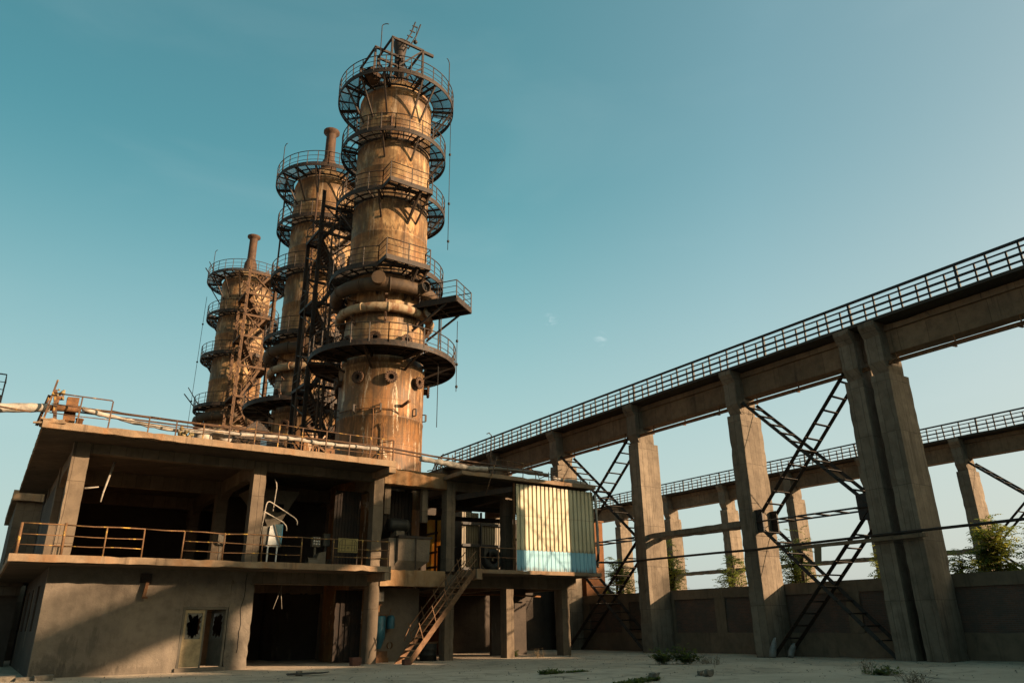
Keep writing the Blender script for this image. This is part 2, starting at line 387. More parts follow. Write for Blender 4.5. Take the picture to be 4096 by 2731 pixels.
SUN = Vector((.755, -1, .335)).normalized()
sun = bpy.data.lights.new('sun', 'SUN'); suno = bpy.data.objects.new('sun', sun); col.objects.link(suno)
sun.energy = 4.7; sun.angle = R(.7); sun.color = (1, .72, .46)
suno.rotation_euler = SUN.to_track_quat('Z', 'Y').to_euler(); suno.location = (30, -40, 60)
w = bpy.data.worlds.new('World'); sc.world = w; w.use_nodes = True
nt = w.node_tree; nt.nodes.clear()
wo = nt.nodes.new('ShaderNodeOutputWorld'); bg = nt.nodes.new('ShaderNodeBackground'); sky = nt.nodes.new('ShaderNodeTexSky')
sky.sky_type = 'NISHITA'; sky.sun_disc = False; sky.sun_elevation = math.asin(SUN.z); sky.sun_rotation = math.atan2(SUN.x, SUN.y)
sky.air_density = 1.0; sky.dust_density = 2.2; sky.ozone_density = 1.0; sky.altitude = 0
def N(t, **k):
    x = nt.nodes.new(t)
    for a_, v_ in k.items(): setattr(x, a_, v_)
    return x
# the low sun greys and brightens the air on its own side of the sky and near the horizon
tcw = N('ShaderNodeTexCoord'); dot = N('ShaderNodeVectorMath', operation='DOT_PRODUCT'); dot.inputs[1].default_value = (.82, -.57, 0)
nt.links.new(tcw.outputs['Generated'], dot.inputs[0])
mr = N('ShaderNodeMapRange'); mr.inputs[1].default_value = -.6; mr.inputs[2].default_value = .6; nt.links.new(dot.outputs['Value'], mr.inputs[0])
cr = N('ShaderNodeValToRGB'); cr.color_ramp.elements[0].color = (.37,.585,.52,1); cr.color_ramp.elements[1].color = (1.22,.90,.78,1)
el = cr.color_ramp.elements.new(.5); el.color = (.67,.89,.77,1)
el = cr.color_ramp.elements.new(.75); el.color = (1.02,.98,.86,1)
nt.links.new(mr.outputs[0], cr.inputs[0])
mul = N('ShaderNodeMix', data_type='RGBA', blend_type='MULTIPLY'); mul.inputs[0].default_value = 1
tint = N('ShaderNodeMix', data_type='RGBA', blend_type='MULTIPLY'); tint.inputs[0].default_value = 1; tint.inputs[7].default_value = (.74, 1.0, .86, 1)
nt.links.new(sky.outputs[0], tint.inputs[6]); nt.links.new(tint.outputs[2], mul.inputs[6]); nt.links.new(cr.outputs[0], mul.inputs[7])
sx = N('ShaderNodeSeparateXYZ'); nt.links.new(tcw.outputs['Generated'], sx.inputs[0])
hz = N('ShaderNodeMapRange'); hz.interpolation_type = 'SMOOTHSTEP'
for i_, v_ in ((1,.58),(2,0),(3,0),(4,.82)): hz.inputs[i_].default_value = v_
nt.links.new(sx.outputs[2], hz.inputs[0])
pale = N('ShaderNodeMix', data_type='RGBA'); pale.inputs[7].default_value = (1.88, 1.95, 1.99, 1)
nt.links.new(hz.outputs[0], pale.inputs[0]); nt.links.new(mul.outputs[2], pale.inputs[6])
# two tiny cloud wisps and a trace of thin high cloud
last = pale.outputs[2]
def cloud(last, fac, colr):
    m = N('ShaderNodeMix', data_type='RGBA'); m.inputs[7].default_value = colr
    nt.links.new(fac, m.inputs[0]); nt.links.new(last, m.inputs[6]); return m.outputs[2]
def wn(scale, det, sc3):
    mp = N('ShaderNodeMapping'); mp.inputs['Scale'].default_value = sc3; nt.links.new(tcw.outputs['Generated'], mp.inputs[0])
    x = N('ShaderNodeTexNoise'); x.inputs['Scale'].default_value = scale; x.inputs['Detail'].default_value = det; x.inputs['Distortion'].default_value = .6
    nt.links.new(mp.outputs[0], x.inputs['Vector']); return x.outputs[0]
def wr(x, a, b, c, d):
    r = N('ShaderNodeMapRange'); r.interpolation_type = 'SMOOTHSTEP'
    for i_, v_ in ((1,a),(2,b),(3,c),(4,d)): r.inputs[i_].default_value = v_
    nt.links.new(x, r.inputs[0]); return r.outputs[0]
def wm(a, b):
    m = N('ShaderNodeMath', operation='MULTIPLY'); nt.links.new(a, m.inputs[0]); nt.links.new(b, m.inputs[1]); return m.outputs[0]
last = cloud(last, wr(wn(2.2, 7, (1, 1, 3.5)), .5, .78, 0, .05), (2.9, 3.1, 3.1, 1))
for dv in ((.5697,.7258,.3855),(.6273,.6911,.3589)):
    dd = N('ShaderNodeVectorMath', operation='DOT_PRODUCT'); dd.inputs[1].default_value = dv; nt.links.new(tcw.outputs['Generated'], dd.inputs[0])
    last = cloud(last, wm(wr(dd.outputs['Value'], .99990, .99999, 0, 1), wr(wn(75, 4, (1, 1, 2.4)), .45, .7, 0, .12)), (5.2, 5.1, 5.2, 1))
nt.links.new(last, bg.inputs[0]); nt.links.new(bg.outputs[0], wo.inputs[0])
bg.inputs[1].default_value = .103
sc.view_settings.view_transform = 'Standard'; sc.view_settings.look = 'None'; sc.view_settings.gamma = 1; sc.view_settings.exposure = 1.585

# ------------------------------------------------------------------ stove towers
class Frame:
    def __init__(s, x, y):
        s.c = Vector((x, y, 0)); s.d = Vector((-x, -y, 0)).normalized(); s.e = Vector((-s.d.y, s.d.x, 0))
        if s.e.x < 0: s.e = -s.e
    def p(s, r, th, z):
        th = R(th); return s.c + (s.d*math.cos(th) + s.e*math.sin(th))*r + Vector((0,0,z))
    def ax(s, th): th = R(th); return s.d*math.cos(th) + s.e*math.sin(th)

def arc(fr, r, a0, a1, z, step=4):
    n = max(2, int(abs(a1-a0)/step)+1); return [fr.p(r, a0+(a1-a0)*i/(n-1), z) for i in range(n)]

def rail_run(pts, h, rails, r=.022, posts=None, post_r=.024, closed=False):
    """rails along a polyline (floor points), plus a post at every listed index"""
    mb = MB(); up = Vector((0,0,1))
    for k, f in enumerate(rails):
        mb.tube([Vector(p)+up*h*f for p in pts], r*(1.25 if k == 0 else .75), 5)
    pm = []
    for i in (posts if posts is not None else range(len(pts))):
        q = MB(); p = Vector(pts[i]); q.bar(p - up*.05, p+up*h, post_r*2); pm.append(q)
    return mb, pm

def add_rail(root, name, pts, h=1.1, rails=(1,.66,.33), posts=None, m='dark_steel', r=.026, sub=True, toe=.14):
    mb, pm = rail_run(pts, h, rails, r, posts)
    up = Vector((0,0,1))
    if toe:
        for a, b in zip(pts[:-1], pts[1:]): mb.bar(Vector(a)+up*toe/2, Vector(b)+up*toe/2, .012, toe)
    for q in pm:
        k = len(mb.v); mb.v += q.v; mb.f += [tuple(i+k for i in f) for f in q.f]; mb.sm += q.sm
    return mb.build(name, M[m], root)

def ring_platform(root, fr, z, r0, r1, brackets, gap=None, rail_gap=None, solid=False, drop=1.3, step=15, off=0, bent=0, broken=()):
    """gallery round a shell: grating or plate deck, curb ring, radial beams with struts, railing"""
    mb = MB()
    if solid:
        n = 72
        for i in range(n):
            a = 360*i/n; b = 360*(i+1)/n
            if i % 24 in broken: continue
            mb.hexa([fr.p(r0,a,z-.03), fr.p(r1,a,z-.03), fr.p(r1,b,z-.03), fr.p(r0,b,z-.03), fr.p(r0,a,z), fr.p(r1,a,z), fr.p(r1,b,z), fr.p(r0,b,z)])
    else:
        n = int(2*PI*r1/.088)
        for i in range(n):
            a = 360*i/n
            if random.random() < .012: continue
            if int(a/11+z) % 13 == 5 and random.random() < .8: continue
            mb.bar(fr.p(r0, a, z), fr.p(r1, a, z), .03, .014)
    deck = mb.build('deck', M['black_steel' if solid else 'dark_steel'], root)
    mb = MB()
    for rad, hh in ((r1, .17), (r0+.06, .12), ((r0+r1)/2, .09)):
        pts = arc(fr, rad, 0, 360, z-hh/2-.03, 5)
        for a, b in zip(pts[:-1], pts[1:]): mb.bar(a, b, .05, hh)
    for k in range(24):
        a = 15*k+4; mb.bar(fr.p(r0+.03, a, z-.09), fr.p(r1, a, z-.09), .05, .1)
    mb.build('ring_beam', M['dark_steel'], root)
    for a in brackets:
        q = MB(); q.bar(fr.p(2.36, a, z-.14), fr.p(r1, a, z-.14), .1, .16); q.bar(fr.p(r1-.12, a, z-.2), fr.p(2.37, a, z-drop-.15), .1, .1)
        q.build('bracket', M['dark_steel'], root)
    a0, a1 = (rail_gap[1], rail_gap[0]+360) if rail_gap else (off, off+360)
    n = int(round((a1-a0)/step)); pts = []; idx = []
    for i in range(n):
        for k in range(3): pts.append(fr.p(r1, a0+(a1-a0)*(i+k/3)/n, z)); 
        idx.append(3*i)
    pts.append(fr.p(r1, a1, z)); idx.append(len(pts)-1)
    add_rail(root, 'railing', pts, 1.12, (1,.64,.3), idx)
    return deck

def nozzle(root, fr, th, z, r=.19, flange=.36, ln=.36, rs=2.4):
    a = fr.ax(th); p = fr.p(rs-.05, th, z); mb = MB()
    mb.lathe([(r, 0), (r, ln), (r*.8, ln), (r*.8, .02)], p, a, 20)
    o = mb.build('nozzle', M['brown_steel'], root)
    fl = MB(); fl.lathe([(r+.01, ln-.09), (flange, ln-.09), (flange, ln), (r*.82, ln)], p, a, 24, smooth=False, closed=True)
    u = Vector((0,0,1)); s = a.cross(u)
    for k in range(14):
        t = 2*PI*k/14; c = p + a*(ln-.12) + (s*math.cos(t)+u*math.sin(t))*(flange-.065); fl.bar(c, c+a*.16, .05)
    fo = fl.build('flange', M['brown_steel'], root); fo.parent = o
    h = MB(); h.disc(p+a*(ln*.5), r*.79, a); ho = h.build('bore', M['hole'], root); ho.parent = o

def tower(name, x, y, label, full=True, dz=0):
    fr = Frame(x, y)
    T = thing(name, label, 'industrial tower', (x, y, 0), 'blast stove towers')
    mb = MB(); S = []
    for r, z in ((2.46,0),(2.46,7.4),(2.49,7.42),(2.49,7.5),(2.46,7.52),(2.46,12.35),(2.485,12.37),(2.485,12.46),(2.46,12.48),(2.46,15.3),(2.52,15.32),(2.52,15.5),(2.38,15.55),(2.38,18.0),(2.34,18.2),(2.34,20.6),(2.40,20.8),(2.38,23.9),(2.41,23.92),(2.41,24.02),(2.38,24.04),(2.38,28.6),(2.405,28.62),(2.405,28.7),(2.38,28.72),(2.38,32.2),(2.41,32.22),(2.41,32.34),(2.38,32.36),(2.38,34.3),(2.42,34.32),(2.42,34.5),(2.2,35.2),(1.7,35.8),(.9,36.2),(.35,36.3),(0.01,36.3)):
        S.append((r, z))
    mb.lathe(S, (x, y, 0), None, 96); mb.build('shell', M['shell'], T)
    bt = [-14,27,78,130,180,230,282]
    def sub(nm):
        o = bpy.data.objects.new(nm, bpy.data.meshes.new(nm)); col.objects.link(o); o.parent = T; WORLD[o.name] = WORLD[T.name]; PENDING.add(o.name); return o
    ring_platform(sub('disc_platform'), fr, 16.02, 2.5, 4.3, [30,75,120,165,210,255,300,345], solid=True, drop=.75, step=14, off=3, broken=(7,) if full else ())
    # galleries with the rectangular bays on the near tower
    gap = (-9.6, 38.7) if full else None
    P2 = sub('gallery'); ring_platform(P2, fr, 21.15, 2.45, 3.45, bt, rail_gap=gap)
    P3 = sub('gallery'); ring_platform(P3, fr, 26.3, 2.45, 3.45, bt, rail_gap=gap)
    ring_platform(sub('gallery'), fr, 30.62, 2.45, 3.42, bt)
    ring_platform(sub('top_gallery'), fr, 34.78, 2.5, 3.88, [-14,25,40,85,128,172,216,258,300,322], drop=2.2, step=12)
    if full:
        for P, z in ((P2, 21.15), (P3, 26.3)):
            q = MB(); n = 36
            for i in range(n):
                xx = 15.3+2.8*(i+.5)/n; yy = 38.3 - math.sqrt(max(0, 3.42**2-(xx-17.24)**2))
                q.bar((xx, 34.3, z), (xx, yy, z), .036, .02)
            q.build('bay_deck', M['dark_steel'], P)
            q = MB()
            for a, b in (((15.3,34.3),(18.1,34.3)),((15.3,34.3),(15.3,35.5)),((18.1,34.3),(18.1,35.1)),((15.3,34.75),(18.1,34.75)),((16.7,34.3),(16.7,35.1)),((16.0,34.3),(16.0,35.3)),((17.4,34.3),(17.4,35.0))):
                q.bar((a[0],a[1],z-.1), (b[0],b[1],z-.1), .08, .17)
            q.bar((17.4,34.5,z-.2),(17.3,35.95,z-1.7),.11); q.bar((18.0,34.5,z-.2),(17.9,36.0,z-1.5),.1)
            q.build('bay_beam', M['dark_steel'], P)
            a = fr.p(3.45,-9.6,z); b = fr.p(3.45,38.7,z)
            add_rail(P, 'bay_railing', [a, (15.3,34.3,z), (16.7,34.3,z), (18.1,34.3,z), b], 1.15, (1,.66,.33))
        # side platform
        S = sub('side_platform'); ax = fr.ax(58); t = Vector((-ax.y, ax.x, 0)); z = 19.2; up = Vector((0,0,1))
        def q_(r, s, zz): return fr.c + ax*r + t*s + up*zz
        q = MB(); q.hexa([q_(2.5,-1,z-.05),q_(5.3,-1,z-.05),q_(5.3,1,z-.05),q_(2.5,1,z-.05),q_(2.5,-1,z),q_(5.3,-1,z),q_(5.3,1,z),q_(2.5,1,z)]); q.build('deck', M['black_steel'], S)
        q = MB()
        for s in (-1, -.3, .35, 1): q.bar(q_(2.4,s,z-.16), q_(5.3,s,z-.16), .09, .2)
        q.bar(q_(5.3,-1,z-.15), q_(5.3,1,z-.15), .09, .2); q.bar(q_(3.9,-1,z-.15), q_(3.9,1,z-.15), .09, .2)
        for s in (-.9,.9): q.bar(q_(4.6,s,z-.25), q_(2.4,s,z-1.6), .1)
        q.bar(q_(3.6,.2,z-.2), q_(3.6,.2,z-2.2), .07); q.bar(q_(3.72,.2,z-.2), q_(3.72,.2,z-2.7), .05)
        q.build('beam', M['dark_steel'], S)
        add_rail(S, 'railing', [q_(2.9,-1,z),q_(4.1,-1,z),q_(5.3,-1,z),q_(5.3,0,z),q_(5.3,1,z),q_(4.1,1,z),q_(2.9,1,z)], 1.1, (1,.66,.33))
    # bustle pipes
    def torus(nm, Rm, rm, z, m, n=22):
        b = MB(); pts = [fr.p(Rm, 360*k/n+3, z) for k in range(n+1)]; b.tube(pts, rm, 16, cap=False)
        for k in range(0, n, 2): b.tube([fr.p(Rm, 360*k/n+2, z), fr.p(Rm, 360*k/n+4, z)], rm+.025, 16)
        return b.build(nm, M[m], T)
    b1 = torus('bustle_pipe', 3.0, .40, 20.05, 'bustle_brown'); b2 = torus('bustle_pipe', 2.72, .27, 18.75, 'bustle_pale')
    def child(mb, nm, m, par):
        o = mb.build(nm, M[m], T); o.parent = par; return o
    q = MB(); p = fr.p(3.0,-8,20.2); q.lathe([(.40,0),(.40,.62),(0.01,.62)], p, fr.ax(-8), 24, smooth=False); child(q, 'capped_stub', 'bustle_brown', b1)
    q = MB(); p = fr.p(3.0,39,20.15); q.lathe([(.33,0),(.33,.62),(.29,.62),(.29,.3)], p, fr.ax(39), 24); child(q, 'open_stub', 'bustle_brown', b1)
    q = MB(); q.disc(p+fr.ax(39)*.45, .29, fr.ax(39)); child(q, 'bore', 'hole', b1)
    q = MB(); p = fr.p(2.75,52,18.85); q.lathe([(.22,0),(.22,.28),(.33,.28),(.33,.36),(.26,.36)], p, fr.ax(52), 24, smooth=False); child(q, 'sight_flange', 'bustle_pale', b2)
    q = MB(); q.disc(p+fr.ax(52)*.355+Vector((0,0,.0)), .265, fr.ax(52)); child(q, 'sight_glass', 'sight', b2)
    for th in (0, 45, 90, 180, 270, 315):
        q = MB(); q.bar(fr.p(2.3,th,19.35), fr.p(3.2,th,19.35), .16, .1); q.bar(fr.p(2.62,th,19.4), fr.p(2.62,th,18.0), .1); q.bar(fr.p(2.36,th,17.9), fr.p(2.8,th,18.4), .1, .14)
        q.build('pipe_bracket', M['brown_steel'], T)
    for th in (-70,-29.7,10.3,50.6,90,130,170,210,250): nozzle(T, fr, th, 14.55, rs=2.46)
    for th in (-90,-50.6,-11.6,28.7,67): nozzle(T, fr, th, 16.9)
    for th in (-70,-33,0,48,78):
        q = MB(); q.bar(fr.p(2.45,th,12.6), fr.p(2.66,th,12.6), .05); q.bar(fr.p(2.66,th,12.62), fr.p(2.66,th,13.0), .05, .1); q.bar(fr.p(2.45,th,13.0), fr.p(2.66,th,13.0), .05); q.build('lifting_lug', M['dark_steel'], T)
    # chimney
    if full:
        c = fr.p(.05, 90, 0); q = MB(); q.lathe([(.62,35.7),(.62,36.2),(.36,36.4),(.36,39.4),(.38,39.5),(.46,40.0),(.5,40.3),(.5,40.5),(.43,40.5),(.4,39.9),(.3,38)], c, None, 28)
    else:
        c = fr.p(.05, 90, 0); q = MB(); q.lathe([(.95,35.6),(.95,35.75),(.66,35.8),(.64,37.1),(.60,37.35),(.43,37.75),(.42,37.85),(.40,40.1),(.44,40.25),(.66,40.4),(.66,40.55),(.5,40.55),(.40,40.3),(.36,38)], c, None, 28)
    q.build('chimney', M['brown_steel' if not full else 'dark_steel'], T)
    # whip lamp posts on the top railing
    for th, z0, hh in (((-18,34.7,3.6),(62,34.9,2.6)) if full else ((-62,34.7,2.4),)):
        p = fr.p(3.88, th, 0); q = MB(); tt = fr.ax(th+90 if th < 0 else th-90)
        q.tube([p+Vector((0,0,z0)), p+Vector((0,0,z0+hh))] + [p+Vector((0,0,z0+hh+.18*math.sin(a)))+tt*(.25*(1-math.cos(a))) for a in (.5,1,1.5,2,2.4)], .03, 6)
        q.build('lamp_post', M['dark_steel'], T)
    return T, fr, sub, child

TA, fa, subA, childA = tower('stove_tower', 17.24, 38.3, 'nearest, tallest looking stove tower with square gallery bays and a side platform')
TB, fb, subB, childB = tower('stove_tower', 17.0, 50.7, 'middle stove tower half hidden behind the dark zigzag stairs', False)
TC, fc, subC, childC = tower('stove_tower', 16.85, 72.2, 'farthest stove tower standing alone at the left of the row', False)

# headgear of the near tower
H = subA('headgear_frame')
q = MB()
def frame(x0,x1,y0,y1,zb,zt,w=.13):
    for x in (x0,x1):
        for y in (y0,y1): q.bar((x,y,zb),(x,y,zt),w)
    for y in (y0,y1): q.bar((x0-w/2,y,zt),(x1+w/2,y,zt),w,w*1.3)
    for x in (x0,x1): q.bar((x,y0,zt),(x,y1,zt),w*.9,w*1.1); q.bar((x,y0,zb+1.9),(x,y1,zb+1.9),w*.8)
    for y in (y0,y1): q.bar((x0,y,zb+1.9),(x1,y,zb+1.9),w*.8)
frame(15.8,18.1,36.3,38.6,34.6,38.7); frame(15.2,17.2,37.7,40.2,34.6,38.65)
q.bar((18.1,36.3,38.6),(18.9,36.3,38.6),.16,.2); q.bar((15.8,36.3,34.7),(18.1,36.3,37.2),.09); q.bar((18.1,36.3,38.7),(16.2,36.3,36.4),.09); q.bar((18.1,38.6,38.7),(18.1,36.3,36.2),.11)
q.bar((15.8,38.6,38.4),(17.2,38.3,36.2),.1); q.bar((17.2,37.7,38.6),(17.9,36.4,35.2),.08)
q.build('frame', M['dark_steel'], H)
q = MB()
for s in (0,.42): q.tube([(17.15+s,37.6,39.6),(17.75+s,37.6,41.1),(18.05+s,37.6,42.3)], .05, 6)
for k in range(5): f = k/4.4; q.bar((17.15+.62*f+.15*f*f,37.6,39.7+2.4*f),(17.57+.62*f+.15*f*f,37.6,39.7+2.4*f),.07)
q.build('ladder', M['black_steel'], H)
q = MB(); q.lathe([(.01,-.16),(.11,-.11),(.16,0),(.11,.11),(.01,.16)], (18.12,37.6,40.5), None, 14); q.tube([(18.12,37.6,40.6),(18.2,37.6,42.0)], .02, 5); q.build('hanging_weight', M['black_steel'], H)
q = MB(); q.lathe([(.3,0),(.45,.1),(.45,.9),(.3,1.0)], (15.0,36.6,34.75), (-.5,-.2,.25), 18); q.lathe([(.25,0),(.3,.8)], (15.9,37.0,35.1), (-.6,.3,.1), 14); q.build('valve_housing', M['brown_steel'], H)
q = MB()
for i in range(16):
    x = 15.9+2.1*i/15; q.bar((x,36.35,34.95),(x,36.35,35.55),.02)
q.bar((15.9,36.3,35.55),(18,36.3,35.55),.05)
q.build('guard_screen', M['rust_steel'], H)
q = MB(); q.box(16.3,17.0,37.4,37.9,34.7,35.6); q.build('winch_box', M['rust_steel'], H)
q = MB(); q.lathe([(.01,0),(.35,0),(.35,.9),(.01,.9)], (17.9,37.4,34.9), (.3,-.6,0), 16); q.build('winch_drum', M['rust_steel'], H)
# cables and small pipes on the near tower
for (th, r, z0, z1, ks) in ((66,3.95,34.3,23.3,(33.2,30.3,26.6,23.9)),(83,4.4,19.0,14.5,(17.7,16.2,14.8)),(62,3.6,21,12.0,()),(-76,3.2,34,21,(33,31,28,26,24))):
    q = MB(); q.tube([fa.p(r,th,z0), fa.p(r-.03,th,z1)], .022, 5)
    for k in ks: q.lathe([(.02,-.1),(.08,-.05),(.08,.05),(.02,.1)], fa.p(r-.01,th,k), None, 8)
    q.build('hanging_cable', M['black_steel'], TA)
q = MB(); q.tube(arc(fa,2.56,-62,16,12.75,5)+[fa.p(2.5,24,12.55)], .028, 6); q.tube([fa.p(2.56,-9,12.75),fa.p(2.62,-8,12.2),fa.p(2.62,-8,10.4),fa.p(2.7,-10,9.9),fa.p(2.75,-5,9.5),fa.p(2.7,0,9.9),fa.p(2.55,2,10.3)], .03, 6); q.tube([fa.p(2.52,3,8.6),fa.p(2.6,5,8.2),fa.p(2.6,5,11.6),fa.p(2.6,3,11.95),fa.p(2.6,-2,11.7)], .035, 6)
q.build('spray_pipe', M['rust_steel'], TA)
q = MB(); q.tube([fa.p(2.4,28,13.0), fa.p(3.15,30,13.2)], .09, 10); q.build('probe_pipe', M['rust_steel'], TA)
q = MB(); p = fa.p(2.47,41,8.5); q.bar(p, fa.p(2.75,41,8.55), .3, .38); q.build('stub_bracket', M['dark_steel'], TA)
q = MB()
c = [fa.p(2.42,-22,30.8), fa.p(2.42,-6,30.8), fa.p(2.42,-6,31.9), fa.p(2.42,-22,31.9)]
for a, b in zip(c, c[1:]+c[:1]): q.bar(a, b, .08, .08)
q.bar(fa.p(2.42,-6,30.7), fa.p(2.42,-6,32.3), .09); q.build('manhole_frame', M['brown_steel'], TA)

# ------------------------------------------------------------------ zigzag stair towers
def stair_tower(x0, x1, y0, y1, zs, label, m, mp):
    T = thing('stair_tower', label, 'stair tower', ((x0+x1)/2, (y0+y1)/2, 0), 'steel stair towers')
    for x in (x0, x1):
        for y in (y0, y1):
            q = MB(); zt = zs[-1]+(1.1 if y == y0 else -2)
            for s in (-.06, .06): q.bar((x+s,y,0),(x+s,y,zt),.035,.14)
            for k in range(int(zt/.9)): q.bar((x-.07,y-.07,.9*k+.3),(x+.07,y-.07,.9*k+.3),.02,.16)
            q.build('post', M[mp], T)
    ym = (y0+y1)/2
    for i, (a, b) in enumerate(zip(zs[:-1], zs[1:])):
        left = i % 2 == 0; ya, yb = (y0+.1, ym-.05) if left else (ym+.05, y1-.1)
        xs, xe = (x0+.55, x1-.55) if left else (x1-.55, x0+.55)
        q = MB()
        for y in (ya, yb): q.bar((xs,y,a),(xe,y,b),.05,.2)
        n = 14
        for k in range(1, n): f = k/n; x = xs+(xe-xs)*f; z = a+(b-a)*f; q.box(x-.12,x+.12,ya,yb,z-.015,z+.015)
        F_ = q.build('flight', M[m], T)
        for y in (ya, yb):
            q = MB()
            for h in (1, .55): q.tube([(xs,y,a+h),(xe,y,b+h)], .025, 5)
            for f in (0,.25,.5,.75,1): q.bar((xs+(xe-xs)*f,y,a+(b-a)*f),(xs+(xe-xs)*f,y,a+(b-a)*f+1),.045)
            o = q.build('handrail', M[m], T); o.parent = F_
        # landing
        q = MB(); xl = (x1-.55, x1+.15) if left else (x0-.15, x0+.55)
        for k in range(7): x = xl[0]+(xl[1]-xl[0])*(k+.5)/7; q.box(x-.035,x+.035,y0,y1,b-.04,b)
        for x in xl: q.bar((x,y0,b-.1),(x,y1,b-.1),.07,.18)
        for y in (y0,y1): q.bar((x0,y,b-.12),(x1,y,b-.12),.08,.2)
        L = q.build('landing', M[m], T)
        q = MB(); xo = xl[1] if left else xl[0]
        for h in (1.05,.55): q.tube([(xl[0],y0,b+h),(xo,y0,b+h),(xo,y1,b+h),(xl[0],y1,b+h)] if left else [(xl[1],y0,b+h),(xo,y0,b+h),(xo,y1,b+h),(xl[1],y1,b+h)], .025, 5)
        for y in (y0,ym,y1): q.bar((xo,y,b),(xo,y,b+1.05),.045)
        o = q.build('landing_rail', M[m], T); o.parent = L
        for y in (y0, y1):
            q = MB()
            if i % 2: q.bar((x0,y,a),(x1,y,b),.06,.08)
            else: q.bar((x1,y,a),(x0,y,b),.06,.08)
            q.build('brace', M[m], T)
    return T
SAB = stair_tower(14.3,16.9,42.9,45.3,[4.2,7.1,10.0,12.9,15.8,18.6,21.4,24.0,26.6,28.6],'dark zigzag steel stair tower squeezed between the nearest and middle stove towers','dark_steel','dark_steel')
SC = stair_tower(15.4,18.0,65.6,68.2,[3.5,6.5,9.5,12.5,15.5,18.3,21.1,24.0,26.9,29.0,31.2,33.4],'sunlit ochre zigzag stair tower beside the farthest stove tower','bright_stair','bright_stair')
# struts, risers and cable trays that crowd the dark stair tower
rnd = random.Random(11)
for k in range(22):
    z = 5+1.05*k; a, b = ((14.3,42.85),(16.9,42.85)) if k % 2 else ((14.25,42.9),(14.25,45.3))
    q = MB(); q.bar((a[0],a[1],z+rnd.uniform(-.3,.3)), (b[0],b[1],z+rnd.uniform(.4,1.6)), .07); q.build('cross_strut', M['dark_steel'], SAB)
for (x, y, r, z1) in ((15.0,42.7,.06,27),(15.3,42.75,.09,23),(16.6,42.7,.05,30),(16.95,44.4,.08,26),(14.1,44.2,.05,24)):
    q = MB(); q.tube([(x,y,0),(x,y,z1*.45),(x+.03,y,z1)], r, 8); q.build('riser_pipe', M['brown_steel'], SAB)
# walkways from the stairs to the galleries
for (p, q2, z, par) in ((( 16.2,42.6),(16.6,41.6),26.3,SAB),((16.2,42.6),(16.6,41.6),30.5,SAB),((15.6,45.3),(15.9,47.4),21.15,SAB),((15.6,45.3),(15.9,47.4),26.3,SAB),((15.6,45.3),(15.9,47.4),15.85,SAB),((16.4,68.2),(16.4,69.0),26.3,SC),((16.4,68.2),(16.4,69.0),30.5,SC)):
    q = MB(); a = Vector((p[0],p[1],z)); b = Vector((q2[0],q2[1],z)); q.bar(a-Vector((0,0,.05)), b-Vector((0,0,.05)), .9, .08)
    for s in (-.42,.42):
        for h in (1,.5): q.tube([a+Vector((s,0,h)), b+Vector((s,0,h))], .025, 5)
    q.build('walkway', M['dark_steel'], par)
# side stairs curling up the middle tower and struts between the towers
for k, (z0, z1, th0, th1) in enumerate(((21.15,26.3,5,62),(26.3,30.5,-2,60),(15.85,21.15,12,66))):
    for fr, T in ((fb, TB), (fc, TC)):
        q = MB(); n = 20
        for rad in (2.65, 3.4):
            q.tube([fr.p(rad, th0+(th1-th0)*i/n, z0+(z1-z0)*i/n) for i in range(n+1)], .07, 4, smooth=False)
        for i in range(n):
            th = th0+(th1-th0)*(i+.5)/n; z = z0+(z1-z0)*(i+.5)/n; q.bar(fr.p(2.65,th,z), fr.p(3.4,th,z), .24, .03)
        for h in (1.0,.5): q.tube([fr.p(3.4, th0+(th1-th0)*i/n, z0+(z1-z0)*i/n+h) for i in range(n+1)], .025, 5)
        for i in range(0, n+1, 4): th = th0+(th1-th0)*i/n; z = z0+(z1-z0)*i/n; q.bar(fr.p(3.4,th,z), fr.p(3.4,th,z+1), .045)
        q.build('curved_stair', M['dark_steel'], T)
q = MB(); q.tube([(15.15,47.0,0),(15.15,47.0,34.0)], .07, 8); q.tube([(14.2,52.2,16),(14.2,52.2,36.0)], .07, 8); q.build('vent_pipe', M['brown_steel'], TB)
for s, (z, l) in enumerate(((15.1,2.2),(21.6,1.2),(35,1.0))):
    q = MB(); q.bar(fc.p(3.2,-78,z-.6), fc.p(3.2+l,-84,z+.9), .1); q.bar(fc.p(3.2,-70,z-.2), fc.p(3.0+l,-76,z+1.4), .08); q.build('loose_strut', M['black_steel'], TC)
for th, r in ((-92,3.7),):
    q = MB(); q.tube([fc.p(r,th,33), fc.p(r,th,15.5)], .022, 5)
    for k in (30,26,22,18): q.lathe([(.02,-.1),(.09,-.05),(.09,.05),(.02,.1)], fc.p(r,th,k), None, 8)
    q.build('hanging_cable', M['black_steel'], TC)
# lattice gallery low on the far tower
q = MB()
for z in (15.9, 17.4):
    pts = arc(fc, 3.6, -120, 60, z, 10)
    for a, b in zip(pts[:-1], pts[1:]): q.bar(a, b, .1)
pa = arc(fc, 3.6, -120, 60, 15.9, 10); pb = arc(fc, 3.6, -120, 60, 17.4, 10)
for i in range(len(pa)-1): q.bar(pa[i], pb[i+1], .06); q.bar(pb[i], pa[i+1], .06)
q.build('lattice_girder', M['dark_steel'], TC)

